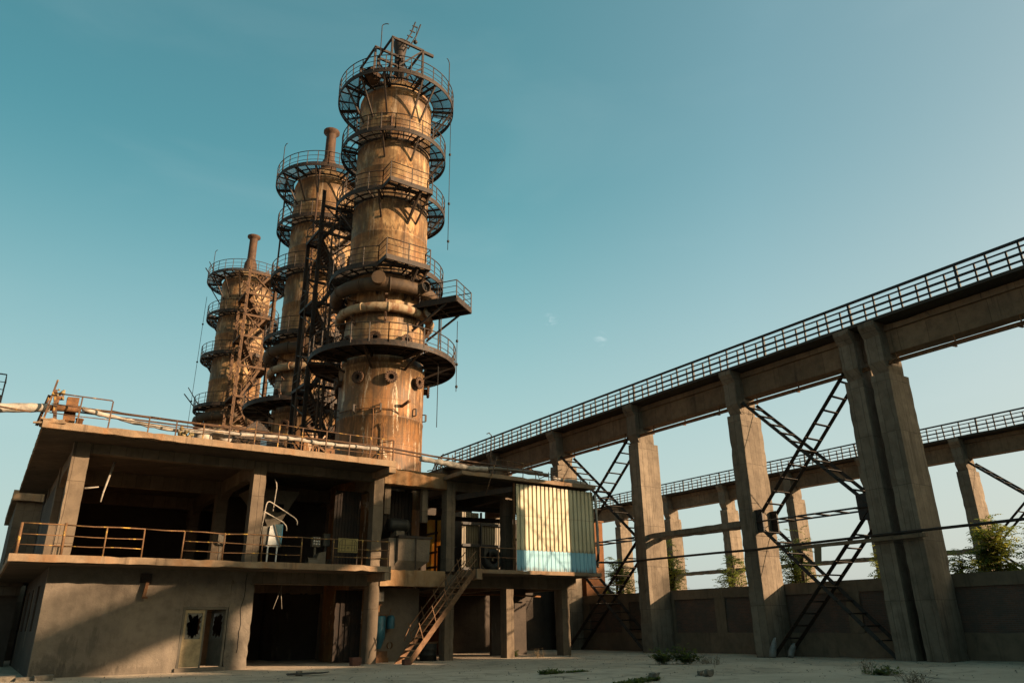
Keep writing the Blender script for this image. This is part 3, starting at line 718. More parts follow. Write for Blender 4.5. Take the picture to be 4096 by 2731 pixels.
# ------------------------------------------------------------------ ground
q = MB()
gx = [-900,-300,-100,-40,-15]+[i*.75-5 for i in range(68)]+[60,80,120,300,900]
gy = [-300,-80,-20,0]+[3+i*.7 for i in range(45)]+[36,45,60,100,300,1500]
for y in gy:
    for x in gx:
        near = max(0, min(1, (36-abs(x-18))/10))*max(0, min(1, (33.5-y)/3))*max(0, min(1, (y-1)/4))
        h = (noise.noise(Vector((x*.25, y*.25, 1)))*.07 + noise.noise(Vector((x*.9, y*.9, 5)))*.025 - .03)*near
        q.v.append((x, y, h))
nx = len(gx)
for j in range(len(gy)-1):
    for i in range(nx-1): q.face([j*nx+i, j*nx+i+1, (j+1)*nx+i+1, (j+1)*nx+i], True)
tag(q.build('ground', M['ground']), None, None, kind='structure')

# ------------------------------------------------------------------ left hall
B = thing('concrete_hall', 'open two storey concrete frame hall with a blank plastered ground floor wall', 'building', (8.8, 41, 0))
def part(name, m, fn, par=B):
    q = MB(); fn(q); return q.build(name, M[m], par)
ZF, ZS, ZR, ZT = 4.19, 3.92, 8.76, 9.05
part('floor_slab', 'slab', lambda q: (q.rbox(.62,15.4,32.1,41.9,ZS,ZF,.35,.06,.25), q.box(.7,13.5,41.9,49,ZS,ZF)))
part('roof_slab', 'slab', lambda q: (q.rbox(.75,15.42,32.1,41.9,ZR,ZT,.35,.07,.25), q.rbox(.76,13.5,41.9,49,ZR,ZT,.6,.05,.25)))
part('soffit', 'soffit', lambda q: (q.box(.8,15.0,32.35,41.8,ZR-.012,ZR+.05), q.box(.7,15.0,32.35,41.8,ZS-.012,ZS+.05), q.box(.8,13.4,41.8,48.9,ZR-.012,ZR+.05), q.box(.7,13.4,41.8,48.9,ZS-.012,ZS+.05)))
part('edge_beam', 'slab', lambda q: q.rbox(15.06,15.425,32.095,34.02,8.46,8.757,.3,.03))
part('edge_beam', 'slab', lambda q: q.rbox(15.08,15.405,32.095,34.02,3.56,3.917,.3,.03))
for x0, x1 in ((2.03,2.66),(9.28,9.85),(15.2,15.73)):
    part('column', 'concrete', lambda q: q.rbox(x0,x1,34,34.55,ZF-.01,ZR-.01,.3,.045,.35))
for y in (40.0, 46.2):
    for x0 in ((2.03, 9.2, 15.3) if y < 42 else (2.03, 9.2)):
        part('column', 'concrete', lambda q: q.rbox(x0,x0+.58,y,y+.6,ZF-.01,ZR-.01,.6,.03))
        part('column', 'concrete', lambda q: q.rbox(x0,x0+.55,y,y+.6,-.02,ZS,.6,.03))
part('beam', 'concrete', lambda q: (q.rbox(2.66,9.28,34.02,34.45,8.34,8.75,.4,.03), q.rbox(9.85,15.2,34.02,34.45,8.34,8.75,.4,.03)))
part('beam', 'concrete', lambda q: q.rbox(2.03,15.7,34.02,34.45,3.4,3.91,.4,.03))
for y in (40.1, 46.3):
    xe_ = 15.8 if y < 42 else 13.4
    part('beam', 'concrete', lambda q: q.rbox(2.03,xe_,y,y+.4,8.1,8.75,.8,.02))
    part('beam', 'concrete', lambda q: q.rbox(2.03,xe_,y,y+.4,3.3,3.91,.8,.02))
for x0 in (2.1, 9.33, 15.33):
    ye_ = 48.5 if x0 < 14 else 41.8
    def fb_(q):
        q.rbox(x0,x0+.42,34.5,ye_,8.1,8.74,.8,.02)
        for y, s in ((34.55,1),(40.0,-1),(40.6,1),(46.2,-1))[:4 if x0 < 14 else 2]:
            q.prism([(y,8.12),(y+s*.9,8.12),(y,7.8)],'x',x0+.02,x0+.40)
    part('cross_beam', 'concrete', fb_)
    part('cross_beam', 'concrete', lambda q: q.rbox(x0,x0+.42,34.5,ye_,3.35,3.9,.8,.02))
part('column', 'concrete', lambda q: q.rbox(15.2,15.74,34,34.55,-.05,3.45,.3,.05,.4))
# ground floor front wall with the double door opening, and its side wall with slit windows
part('front_wall', 'damp', lambda q: (q.rbox(2.03,7.06,33.995,34.3,-.1,3.93,.3,.02,.3,.012), q.rbox(8.86,9.85,33.995,34.5,-.1,3.93,.25,.07,.5,.012), q.box(7.06,8.86,34.0,34.28,2.46,3.93), q.rbox(7.0,8.92,33.9,34.3,-.1,.15,.3,.03)))
crack = MB(); px = 9.45; pz = 3.85; pts = []
while pz > .6: pts.append((px, 33.992, pz)); pz -= .16; px += random.uniform(-.045,.03)
for a, b in zip(pts[:-1], pts[1:]): crack.bar(a, b, .02, .012, (0,1,0))
crack.build('crack', M['hole'], B)
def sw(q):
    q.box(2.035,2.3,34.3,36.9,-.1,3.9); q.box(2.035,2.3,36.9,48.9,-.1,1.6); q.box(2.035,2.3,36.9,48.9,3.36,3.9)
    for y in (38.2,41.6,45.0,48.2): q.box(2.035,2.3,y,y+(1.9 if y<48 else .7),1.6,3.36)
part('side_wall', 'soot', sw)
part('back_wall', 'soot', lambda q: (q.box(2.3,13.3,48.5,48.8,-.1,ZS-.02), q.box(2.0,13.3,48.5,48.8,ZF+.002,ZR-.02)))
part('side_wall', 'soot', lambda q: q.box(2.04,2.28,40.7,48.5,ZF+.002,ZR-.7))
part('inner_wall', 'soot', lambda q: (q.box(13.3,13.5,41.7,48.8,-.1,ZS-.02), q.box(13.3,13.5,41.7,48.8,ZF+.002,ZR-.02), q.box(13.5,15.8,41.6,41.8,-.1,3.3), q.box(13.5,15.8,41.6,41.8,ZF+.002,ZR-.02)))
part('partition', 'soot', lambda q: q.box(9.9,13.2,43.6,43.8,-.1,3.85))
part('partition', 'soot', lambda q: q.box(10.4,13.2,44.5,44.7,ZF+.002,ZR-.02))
# lit plank end on the roof's broken corner
part('broken_corner', 'slab', lambda q: (q.rbox(.66,1.45,32.15,33.6,ZT+.0,ZT+.12,.2,.06,.8), q.hexa([(.45,32.2,8.9),(1.5,32.0,8.98),(1.5,32.1,8.98),(.45,32.3,8.9),(.45,32.2,8.96),(1.5,32.0,9.04),(1.5,32.1,9.04),(.45,32.3,8.96)])))
# door
D = thing('double_door', 'pair of weathered half glazed doors in the grey wall, one shut with a broken pane and one ajar', 'door', (7.96,34.1,.15))
part('door_frame', 'grey_box', lambda q: (q.box(7.07,7.16,34.03,34.2,.15,2.44), q.box(8.76,8.85,34.03,34.2,.15,2.44), q.box(7.07,8.85,34.02,34.2,2.36,2.452)), D)
def leaf_part(ang, hinge, w, m, brk):
    def P(u, v, z): return (hinge[0]+u*math.cos(ang)-v*math.sin(ang), hinge[1]+u*math.sin(ang)+v*math.cos(ang), z)
    def bx(q, u0,u1,v0,v1,z0,z1): q.hexa([P(u0,v0,z0),P(u1,v0,z0),P(u1,v1,z0),P(u0,v1,z0),P(u0,v0,z1),P(u1,v0,z1),P(u1,v1,z1),P(u0,v1,z1)])
    q = MB(); s = 1 if w > 0 else -1; W = abs(w)
    for (u0,u1,z0,z1) in ((0,.1,.17,2.34),(W-.1,W,.17,2.34),(.1,W-.1,2.22,2.34),(.1,W-.1,1.1,1.22),(.1,W-.1,.17,.3)): bx(q, s*u0, s*u1, 0, .05, z0, z1)
    bx(q, s*.1, s*(W-.1), .012, .038, .3, 1.1); bx(q, s*.17, s*(W-.17), .004, .03, .38, 1.02)
    L = q.build('door_leaf', M[m], D)
    q = MB(); N = 9
    if brk:   # jagged remains of glass round the pane's border
        out = []; inn = []
        cx, cz, hx, hz = .5*W, 1.72, W/2-.1, .5
        for k in range(36):
            a = 2*PI*k/36; c, s_ = math.cos(a), math.sin(a); m_ = 1/max(abs(c), abs(s_))
            out.append((cx+c*m_*hx, cz+s_*m_*hz)); f = random.uniform(.55,.97) if k % 2 else random.uniform(.75,.98); inn.append((cx+c*m_*hx*f, cz+s_*m_*hz*f))
        for k in range(36):
            j = (k+1) % 36; n0 = len(q.v); q.v += [P(s*out[k][0],.025,out[k][1]),P(s*out[j][0],.025,out[j][1]),P(s*inn[j][0],.025,inn[j][1]),P(s*inn[k][0],.025,inn[k][1])]; q.face([n0,n0+1,n0+2,n0+3])
    o = q.build('pane', M['glass'], D); o.parent = L
    return L
leaf_part(0, (7.16,34.08), .80, 'door', True)
leaf_part(R(118-180)+PI*0, (8.76,34.1), -.8, 'grey_box', True)
part('lower_frame', 'grey_box', lambda q: q.box(7.94,8.0,34.06,34.14,.15,2.36), D)

# ------------------------------------------------------------------ railings on the hall
def hall_rail(name, segs, y, z, h, m, par, rails=(1,.64,.3)):
    q = MB()
    for x0, x1, full in segs:
        n = max(1, int((x1-x0)/.7))
        for k, f in enumerate(rails):
            if not full and k: continue
            pts = []
            for i in range(n+1):
                x = x0+(x1-x0)*i/n; pts.append((x, y+random.uniform(-.015,.015), z+h*f+(random.uniform(-.035,.02) if 0 < i < n else 0)))
            q.tube(pts, .026 if k == 0 else .02, 6)
    return q.build(name, M[m], par)
bx = [.82,2.2,3.56,4.88,6.32,7.88,9.46,11.15,12.59,13.96,15.29]
RL = hall_rail('balcony_railing', [(.82,2.2,1),(2.2,4.88,1),(4.88,6.32,0),(6.32,11.15,1),(11.15,12.59,0),(12.59,15.29,1)], 32.2, ZF, 1.07, 'rail', B)
for i, x in enumerate(bx):
    q = MB(); q.tube([(x,32.2,ZF-.05),(x+random.uniform(-.02,.02),32.2,ZF+1.08+(.06 if i==1 else 0))], .05 if i < 2 else .03, 8); o = q.build('post', M['rail'], B); o.parent = RL
q = MB(); 
for h in (.64,.3): q.tube([(15.29,32.2,ZF+1.07*h),(14.6,33.2,ZF+1.07*h)], .02, 6)
for h in (1.07,.69,.32): q.tube([(.82,32.2,ZF+h),(.82,38,ZF+h)], .022, 6)
o = q.build('side_rail', M['rail_dark'], B); o.parent = RL
rp = [(1.87,1.1),(2.95,1.1),(4.39,.68),(5.44,.68),(6.52,.68),(7.58,.7),(8.66,1.08),(9.69,1.05),(10.76,1.05),(11.9,1.03),(13.05,1.03),(14.11,1.03),(15.32,1.04)]
RR = hall_rail('roof_railing', [(.9,2.95,1)], 32.3, ZT, 1.12, 'rail_dark', B, (1,.62,.3))
q = MB()
for (x0,x1,h0,h1) in ((2.95,4.39,.72,.66),(4.39,7.58,.68,.7),(2.95,7.58,.42,.4),(7.58,8.66,.7,.72)):
    q.tube([(x0,32.3,ZT+h0),((x0+x1)/2,32.3,ZT+(h0+h1)/2-.04),(x1,32.3,ZT+h1)], .02, 6)
for f in (1.05,.65,.28):
    q.tube([(8.62,32.3,ZT+f+.03),(10.7,32.3,ZT+f),(13,32.3,ZT+f-.02),(15.32,32.3,ZT+f)], .024 if f > 1 else .018, 6)
q.tube([(15.32,32.3,ZT+1.04),(14.9,33.3,ZT+1.04)], .02, 6); q.tube([(15.32,32.3,ZT+.5),(14.9,33.3,ZT+.5)], .02, 6); q.tube([(14.9,33.3,ZT),(14.9,33.3,ZT+1.04)], .025, 6)
o = q.build('rail', M['rail_dark'], B); o.parent = RR
for x, h in rp:
    q = MB(); q.bar((x,32.3,ZT-.06),(x+(h-.7)*.05,32.3,ZT+h), .05); o = q.build('post', M['rail_dark'], B); o.parent = RR
q = MB(); q.bar((.75,32.4,ZT),(.95,32.5,ZT+1.7),.07); q.bar((1.15,32.5,ZT),(.95,32.5,ZT+1.3),.12); q.bar((.6,33.3,ZT),(.8,33.0,ZT+1.2),.08); q.tube([(.3,32.4,9.35),(-2.4,33.2,9.7)],.035,6)
o = q.build('rail_stay', M['rail_dark'], B); o.parent = RR

# profiled sheet cladding
def sheet(q, x0, x1, y, z0, z1, pitch, depth, flat=.62, alongy=False):
    n = max(1, int(round((x1-x0)/pitch))); p = (x1-x0)/n; prof = []
    for i in range(n):
        a = x0+i*p; prof += [(a, 0), (a+p*flat, 0), (a+p*(flat+.08), depth), (a+p*.92, depth)]
    prof.append((x1, 0)); k = len(q.v); m = len(prof)
    for off in (0, .012):
        for z in (z0, z1):
            for i, (u, d) in enumerate(prof):
                zz = z
                v = y+d+off; q.v.append((v, u, zz) if alongy else (u, v, zz))
    for base in (0, 2*m):
        for i in range(m-1): q.face([k+base+i, k+base+i+1, k+base+m+i+1, k+base+m+i])
    for i in range(m-1): q.face([k+i, k+i+1, k+2*m+i+1, k+2*m+i]); q.face([k+m+i, k+m+i+1, k+3*m+i+1, k+3*m+i])
# ------------------------------------------------------------------ annex
A = thing('concrete_annex', 'lower concrete annex with a protruding roof slab and cream and blue sheet cladding', 'building', (23.5, 37, 0))
pa_ = lambda n, m, f: part(n, m, f, A)
pa_('roof_slab', 'slab', lambda q: q.rbox(19.12,28.05,32.1,42.3,8.77,8.98,.35,.06,.25))
pa_('floor_slab', 'slab', lambda q: q.rbox(20.1,28.15,32.1,42.3,4.0,4.19,.35,.06,.25))
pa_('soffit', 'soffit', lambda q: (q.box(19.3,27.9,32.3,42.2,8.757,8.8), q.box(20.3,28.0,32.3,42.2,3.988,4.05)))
pa_('edge_beam', 'slab', lambda q: q.rbox(20.02,20.34,32.09,34.0,3.70,4.195,.25,.04))
for x0, x1 in ((19.35,19.86),(23.06,23.54),(26.78,27.3)):
    pa_('column', 'concrete', lambda q: q.rbox(x0,x1,34,34.6,4.17,8.78,.3,.04,.3))
    pa_('column', 'concrete', lambda q: q.rbox(x0,x1,34,34.6,-.05,4.02,.3,.045,.35))
for x0 in (19.4, 22.3, 26.8):
    pa_('column', 'concrete', lambda q: q.rbox(x0,x0+.5,39.1,39.6,-.05,4.02,.5,.03)); pa_('column', 'concrete', lambda q: q.rbox(x0,x0+.5,39.1,39.6,4.18,8.78,.5,.03))
pa_('beam', 'concrete', lambda q: q.rbox(19.86,28,34.03,34.45,8.27,8.765,.4,.03))
pa_('beam', 'concrete', lambda q: q.rbox(19.86,27.9,34.03,34.45,3.40,3.995,.4,.03))
pa_('beam', 'concrete', lambda q: (q.rbox(19.4,28,39.15,39.55,8.2,8.765,.8,.02), q.rbox(19.4,28,39.15,39.55,3.35,3.995,.8,.02)))
for x_ in (19.4,23.1,26.8):
    for z0_, z1_ in ((8.15,8.75),(3.35,3.98)): pa_('cross_beam', 'concrete', lambda q: q.rbox(x_,x_+.4,34.6,42,z0_,z1_,.8,.02))
pa_('band_beam', 'band', lambda q: q.rbox(15.74,19.34,34.0,34.5,8.30,9.1,.25,.06,.5))
pa_('band_beam', 'band', lambda q: q.rbox(15.75,19.34,34.0,34.5,3.41,4.18,.25,.06,.5))
pa_('gallery_floor', 'soffit', lambda q: q.box(15.75,20.0,34.5,35.75,3.95,4.15))
pa_('gallery_roof', 'soffit', lambda q: q.box(15.75,19.1,34.5,35.7,8.4,8.7))
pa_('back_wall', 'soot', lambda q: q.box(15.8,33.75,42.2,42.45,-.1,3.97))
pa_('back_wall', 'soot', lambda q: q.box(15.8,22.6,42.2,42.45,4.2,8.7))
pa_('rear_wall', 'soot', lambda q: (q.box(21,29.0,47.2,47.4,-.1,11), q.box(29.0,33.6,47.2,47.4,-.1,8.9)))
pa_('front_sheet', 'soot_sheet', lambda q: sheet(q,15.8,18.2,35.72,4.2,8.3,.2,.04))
pa_('ground_wall', 'plaster', lambda q: q.rbox(15.85,18.7,35.55,35.75,-.1,3.4,.4,.02))
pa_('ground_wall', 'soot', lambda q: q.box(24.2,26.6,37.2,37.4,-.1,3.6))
C1 = pa_('cladding', 'cream_sheet', lambda q: (sheet(q,22.6,25.4,32.3,5.22,8.64,.285,.07), sheet(q,25.4,27.95,32.305,5.22,8.62,.285,.07)))
pa_('cladding_skirt', 'blue_sheet', lambda q: sheet(q,22.6,27.97,32.32,4.2,5.24,.285,.03,.86))
pa_('cladding_return', 'cream_sheet', lambda q: sheet(q,32.4,34.6,27.96,4.2,8.64,.285,.05,.62,True))
pa_('cladding_rail', 'rust_steel', lambda q: [q.box(22.55,27.93,32.42,32.5,z,z+.1) for z in (4.5,5.7,7.1,8.4)] + [q.bar((22.56,32.46,4.2),(22.56,32.46,8.7),.09)])
pa_('back_sheet', 'grey_sheet', lambda q: (sheet(q,27.5,28.9,46.1,4.3,9.2,.2,.04), sheet(q,28.95,31.2,46,4.0,8.85,.2,.04)))
pa_('sheet_girt', 'black_steel', lambda q: [q.box(27.4,31.2,45.8,45.9,z,z+.18) for z in (5.2,6.8,8.3)] + [q.box(28.86,28.98,45.75,45.89,0,9.2)])
pa_('side_sheet', 'fibre_sheet', lambda q: sheet(q,41.5,45.6,23.6,4.6,8.25,.16,.04,.5,True))
pa_('sheet_girt', 'black_steel', lambda q: [q.box(23.48,23.56,42.5,45.4,z,z+.14) for z in (5.0,5.9,7.1,8.1)] + [q.box(23.44,23.56,y,y+.1,0,8.3) for y in (42.6,44.9)])
pa_('steel_joist', 'dark_steel', lambda q: (q.bar((20.0,34.2,7.95),(22.6,32.6,8.4),.16,.28), q.bar((20.2,38,7.4),(26.8,38,7.5),.12,.25), q.bar((19.9,36,7.7),(26.8,36,7.8),.12,.25)))
for x in (16.05, 18.2):
    q = MB(); q.box(x,x+.32,34.55,34.85,6.9 if x < 17 else 6.6,8.35); q.build('hanging_stub', M['concrete'], A)
RA = hall_rail('landing_railing', [(20.3,22.5,1)], 32.25, 4.19, 1.07, 'stair_rust', A, (1,.55))
for x in (20.3, 21.4): q = MB(); q.bar((x,32.25,4.15),(x,32.25,5.26),.05); o = q.build('post', M['stair_rust'], A); o.parent = RA
RB = MB()
RB.tube([(21.4,32.5,9.85),(22.2,32.5,9.85),(23.2,32.5,9.83),(24.2,32.5,9.4),(24.35,32.5,9.0)], .022, 6)
for a, b in (((22.2,32.5,8.95),(22.2,32.5,9.85)),((23.2,32.5,8.95),(23.25,32.5,9.85)),((21.25,32.1,9.9),(20.45,31.9,7.9)),((24.9,32.4,9.25),(27.9,32.4,9.35)),((24.9,32.4,8.95),(24.9,32.4,9.5)),((25.9,32.4,8.95),(26.0,32.4,9.45)),((27.2,32.4,8.95),(27.2,32.4,9.4)),((24.3,32.4,9.1),(26.0,32.6,9.8)),((27.75,32.2,8.1),(27.7,32.2,9.2)),((24.0,32.4,8.9),(24.0,32.4,9.4))): RB.tube([a, b], .024, 6)
RB.build('roof_railing', M['rail_dark'], A)
q = MB(); q.tube([(21.6,33.4,8.95),(21.75,33.4,11.4),(21.6,33.4,11.52),(21.45,33.4,11.45)], .03, 6); q.build('lamp_post', M['dark_steel'], A)

# ------------------------------------------------------------------ stair up to the annex
S = thing('steel_staircase', 'steep rusty steel stair with open treads leading up to the annex floor', 'staircase', (18.2, 32.65, 0))
top = Vector((20.05,32.22,4.15)); bot = Vector((16.45,32.22,0)); dy = Vector((0,1.05,0))
for o_ in (Vector(), dy):
    q = MB(); q.bar(bot+o_-Vector((.05,0,.1)), top+o_, .06, .24); q.build('stringer', M['stair_rust'], S)
n = 15
for k in range(1, n):
    p = bot.lerp(top, k/n); q = MB(); q.box(p.x-.15,p.x+.12,p.y+.03,p.y+1.02,p.z-.03,p.z+.015); q.build('tread', M['tread'], S)
for o_ in (Vector((0,-.02,0)), dy):
    q = MB(); s0, s1 = (.18, 1.0) if o_.y > 0 else (.16, 1.0)
    for h in (.92,.5): q.tube([bot.lerp(top, s0)+o_+Vector((0,0,h))]+[bot.lerp(top, f)+o_+Vector((0,0,h+random.uniform(-.02,.02))) for f in (.45,.7)]+[top+o_+Vector((0,0,h))], .024, 6)
    q.tube([bot.lerp(top, s0)+o_+Vector((0,0,.92)), bot.lerp(top, s0)+o_+Vector((-.25,0,.45)), bot.lerp(top, s0)+o_+Vector((-.3,0,.2))], .024, 6)
    for f in (.22,.4,.58,.76,.94): p = bot.lerp(top, f)+o_; q.bar(p, p+Vector((-.28,0,.82)), .035)
    q.build('handrail', M['stair_rust'], S)
q = MB(); q.rbox(16.2,16.5,32.0,32.3,-.02,.22,.2,.03); tag(q.build('brick_block', M['brickbit']), 'small brown block wedged under the foot of the steel stair', 'brick')

# ------------------------------------------------------------------ trestles
def beam_sect(q, x, y0, y1, z0, z1, wd):  # girder web with a thicker flange at the top
    q.rbox(x-wd/2, x+wd/2, y0, y1, z0, z1-.28, .9, .03, .3); q.rbox(x-wd/2-.12, x+wd/2+.12, y0-.0, y1, z1-.285, z1, .9, .04, .3)
def ladder_brace(T, p0, p1, x0, x1, m='dark_steel', n=None):
    """two chords along p0-p1 (in y,z), at x0 and x1, joined by flat rungs"""
    q = MB(); a = [Vector((x, p0[0], p0[1])) for x in (x0, x1)]; b = [Vector((x, p1[0], p1[1])) for x in (x0, x1)]
    for u, v in zip(a, b): q.bar(u, v, .045, .17, SUN)
    L = (b[0]-a[0]).length; n = n or int(L/.78)
    d = (b[0]-a[0]).normalized()
    for k in range(1, n):
        f = (k-.3)/n + random.uniform(-.006,.006); q.bar(a[0].lerp(b[0], f)-Vector((.12,0,0)), a[1].lerp(b[1], f)+Vector((.1,0,0)), .024, .13, SUN)
    return q.build('lattice_brace', M[m], T)
def trestle(name, label, X, ys, doubles, y0, y1, braces, struts, rail_y0, rail_y1, dx=0):
    T = thing(name, label, 'trestle', (X+1, (y0+y1)/2, 0), 'parallel concrete trestles')
    def pr(n, m, f): q = MB(); f(q); return q.build(n, M[m], T)
    for y in ys:
        wy = .9 if y not in doubles else .88
        P = pr('pillar', 'pillar', lambda q: q.rbox(X,X+1.72,y-wy/2,y+wy/2,-.1,12.08,.36,.05,.4,.008))
        def cap(q): q.rbox(X+.2,X+1.45,y-wy/2+.05,y+wy/2-.05,12.0,13.12,.35,.09,.6)
        o = pr('pillar_cap', 'pillar', cap); o.parent = P
        def pil(q):
            y0_, y1_ = y-.4, y+.4
            q.rbox(X-.06,X+.62,y0_,y1_,12.62,14.5,.35,.05,.4)
            q.prism([(X-.06,12.63),(X+.62,12.63),(X+.62,12.1),(X+.2,12.1)],'y',y0_+.02,y1_-.02)
            q.hexa([(X-.06,y0_+.01,13.85),(X+.3,y0_+.01,13.85),(X+.3,y1_-.01,13.85),(X-.06,y1_-.01,13.85),(X-.36,y0_+.01,14.3),(X+.3,y0_+.01,14.3),(X+.3,y1_-.01,14.3),(X-.36,y1_-.01,14.3)])
            q.rbox(X-.36,X+.5,y0_,y1_,14.29,14.53,.3,.05,.5)
        o = pr('pilaster', 'pillar', pil); o.parent = P
    for a, b in zip(ys[:-1], ys[1:]):
        if abs(b-a) < 2: continue
        pr('girder', 'girder', lambda q: beam_sect(q, X+1.0, a+.02 if a not in doubles else a-.42, b-.02 if b not in doubles else b+.42, 13.05, 14.42, .8))
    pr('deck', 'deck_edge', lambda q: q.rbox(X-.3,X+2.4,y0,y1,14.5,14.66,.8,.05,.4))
    n = int((rail_y1-rail_y0)/1.24); rl = MB()
    for x in (X-.24,):
        for h, r in ((1.08,.062),(.82,.034),(.52,.05),(.22,.042)):
            s0 = rail_y1 if h != .82 else rail_y1-2.4; rl.bar((x,rail_y0,14.66+h),(x,s0,14.66+h), r*2, r*1.6)
    RLg = rl.build('railing', M['trestle_rail'], T)
    for k in range(n+1):
        y = rail_y1-1.24*k; q = MB(); jt = random.uniform(-.03,.03); q.bar((X-.24,y+jt,14.6),(X-.24+random.uniform(-.02,.02),y-jt,15.74+random.uniform(-.01,.01)), (.075 if k % 4 else .11)); o = q.build('post', M['trestle_rail'], T); o.parent = RLg
    for k in range(1, n+1):
        y = rail_y1-1.24*k+.27-1.0; q = MB(); q.bar((X-.22,y,14.6),(X-.22,y,15.48), .07); o = q.build('short_post', M['trestle_rail'], T); o.parent = RLg
    for (p0, p1) in braces: ladder_brace(T, p0, p1, X+.25, X+1.45)
    for (a, b, z, m) in struts:
        if m == 'steel': ladder_brace(T, (a, z), (b, z), X+.2, X+1.45, n=6)
        else:
            for x in (X+.25, X+1.2): pr('strut', 'pillar', lambda q: q.rbox(x,x+.3,a,b,z-.16,z+.14,.5,.06,.6))
    return T
ys = [-6.5,1.5,9.4,16.63,17.92,24.98,32.88,41.0,49.0,57.0]
def xb(ya, yb): return [((ya,12.7),(yb,6.45)),((yb,12.7),(ya,6.45)),((ya,6.2),(yb,.05)),((yb,6.2),(ya,.05))]
T1 = trestle('concrete_trestle', 'tall near concrete trestle with massive pillars and dark railing crossing the yard from the right', 32.0, ys, (16.63,17.92), -8, 59.5, xb(18.4,24.5)+xb(33.4,40.5), [(18.4,24.5,6.35,'steel'),(33.4,40.5,6.45,'steel'),(25.4,32.4,6.4,'conc')], -8, 57)
for y in (24.3, 18.5):
    for x in (32.2, 33.4): q = MB(); q.box(x,x+.1,y-.15,y+.45,5.8,6.95); q.build('gusset_plate', M['black_steel'], T1)
q = MB()
for z, x in ((12.62,32.35),(12.5,32.3)): q.tube([(x,-8,z+.02),(x,16,z),(x,25,z-.03),(x,41,z),(x,57,z)], .05, 6)
for k in range(24): y = 55-2.6*k; q.bar((31.95,y,12.44),(32.65,y,12.52),.07); q.bar((32.6,y,12.5),(32.66,y,13.1),.05)
q.build('cable_pipe', M['rust_steel'], T1)
q = MB(); random.seed(5)
for k in range(16):
    a = Vector((32+random.uniform(0,1.6), 59.0+random.uniform(-.8,2.4), 14.5+random.uniform(0,.6))); b = a+Vector((random.uniform(-.5,.5), random.uniform(-1.4,1.4), random.uniform(-.7,1.3))); q.tube([a, (a+b)/2+Vector((0,0,random.uniform(-.2,.3))), b], .05, 5)
q.build('twisted_railing', M['black_steel'], T1)
T2 = trestle('concrete_trestle', 'second smaller looking trestle running behind the boundary wall and the trees', 60.0, [2.7,10.6,18.5,26.4,34.2,41.8,49.5,57.3,65.2,73.1], (), -3, 90, xb(18.95,25.95), [(26.9,33.7,6.3,'conc'),(42.3,49.0,6.3,'conc'),(34.7,41.3,6.3,'conc'),(10.9,18.1,6.3,'conc'),(49.9,56.9,6.3,'conc')], -3, 89)
bpy.data.objects[T2.name]['group'] = 'parallel concrete trestles'

# ------------------------------------------------------------------ boundary wall
W = thing('boundary_wall', 'long dark wall of recessed brick panels and concrete coping behind the near trestle pillars', 'wall', (33.95, 20, 0))
pw = lambda n, m, f: part(n, m, f, W)
pw('brick_panel', 'brick', lambda q: q.box(33.9,34.1,-6,46,.9,2.85))
pw('plinth', 'wallbase', lambda q: q.rbox(33.8,34.2,-6,46.1,-.1,1.05,.5,.04,.3))
pw('coping', 'wallbase', lambda q: q.rbox(33.78,34.22,-6,46.1,2.82,3.36,.4,.05,.35))
for y in (44,40,36.2,32.3,28.55,24.6,20.6,16.4,12.2,8,4): pw('pier', 'wallbase', lambda q: q.rbox(33.8,34.15,y,y+.72,1.03,2.84,.4,.03))

# ------------------------------------------------------------------ unseen buildings added behind the camera to shade the yard
tag(None or thing('works_shed', 'long tall works shed across the yard behind the viewer', 'building', (45,-20,0)), None, None)
SH = [o for o in col.objects if o.name == 'works_shed'][0]
part('wall', 'plaster', lambda q: q.box(0,110,-26,-15.2,-.1,15.6), SH)
part('roof', 'dark_steel', lambda q: q.prism([(-26.6,15.6),(-14.9,15.6),(-14.9,15.8),(-20.5,16.9),(-26.6,15.8)],'x',-.6,110.6), SH)
part('stair_block', 'concrete', lambda q: q.box(53.6,56.8,-15.0,-12.5,-.1,22.3), SH)  # taller unseen block, added to shade one trestle pillar

# ------------------------------------------------------------------ roof clutter
q = MB()
P = [(-2.6,33,9.15),(-.69,33,9.5),(.12,33,9.63),(.89,33,9.74)]
q.tube([Vector(a).lerp(Vector(b), f) for a, b in zip(P[:-1], P[1:]) for f in (0,.25,.5,.75)]+[P[-1]], [.17+.03*random.random() for _ in range(13)], 12)
tag(q.build('lagged_pipe', M['lagging']), 'pale cloth wrapped pipe leaving the roof corner to the left', 'pipe')
def lag(P, r, j, label, name='lagged_pipe', m='lagging', n=6):
    pts = []; rs = []
    for a, b in zip(P[:-1], P[1:]):
        for k in range(n):
            f = k/n; p = Vector(a).lerp(Vector(b), f); pts.append(p+Vector((0,random.uniform(-j,j),random.uniform(-j,j)))); rs.append(r*random.uniform(.8,1.25))
    pts.append(Vector(P[-1])); rs.append(r); q = MB(); q.tube(pts, rs, 9); return tag(q.build(name, M[m]), label, 'pipe')
lag([(2.0,33,9.85),(2.97,33,9.71),(3.95,33,9.58),(5.5,33,9.45),(6.28,33,9.5),(7.26,33,9.6),(8.28,33,9.62),(9.77,33,9.7),(11.1,33,9.71),(11.8,33,9.66),(13.72,33,9.71),(14.9,33,9.74)], .085, .015, 'dirty white wrapped pipe running along the hall roof behind the railing')
lag([(17.2,33,9.53),(18.88,33,9.42),(20.18,33,9.33),(21.2,33,9.4)], .14, .015, 'thick sagging wrapped pipe hanging from the hall roof across to the annex')
lag([(21.2,33,9.42),(22.21,33,9.5),(24.36,33,9.5),(25.3,33,9.46)], .11, .012, 'grey wrapped pipe lying along the annex roof', m='grey_box')
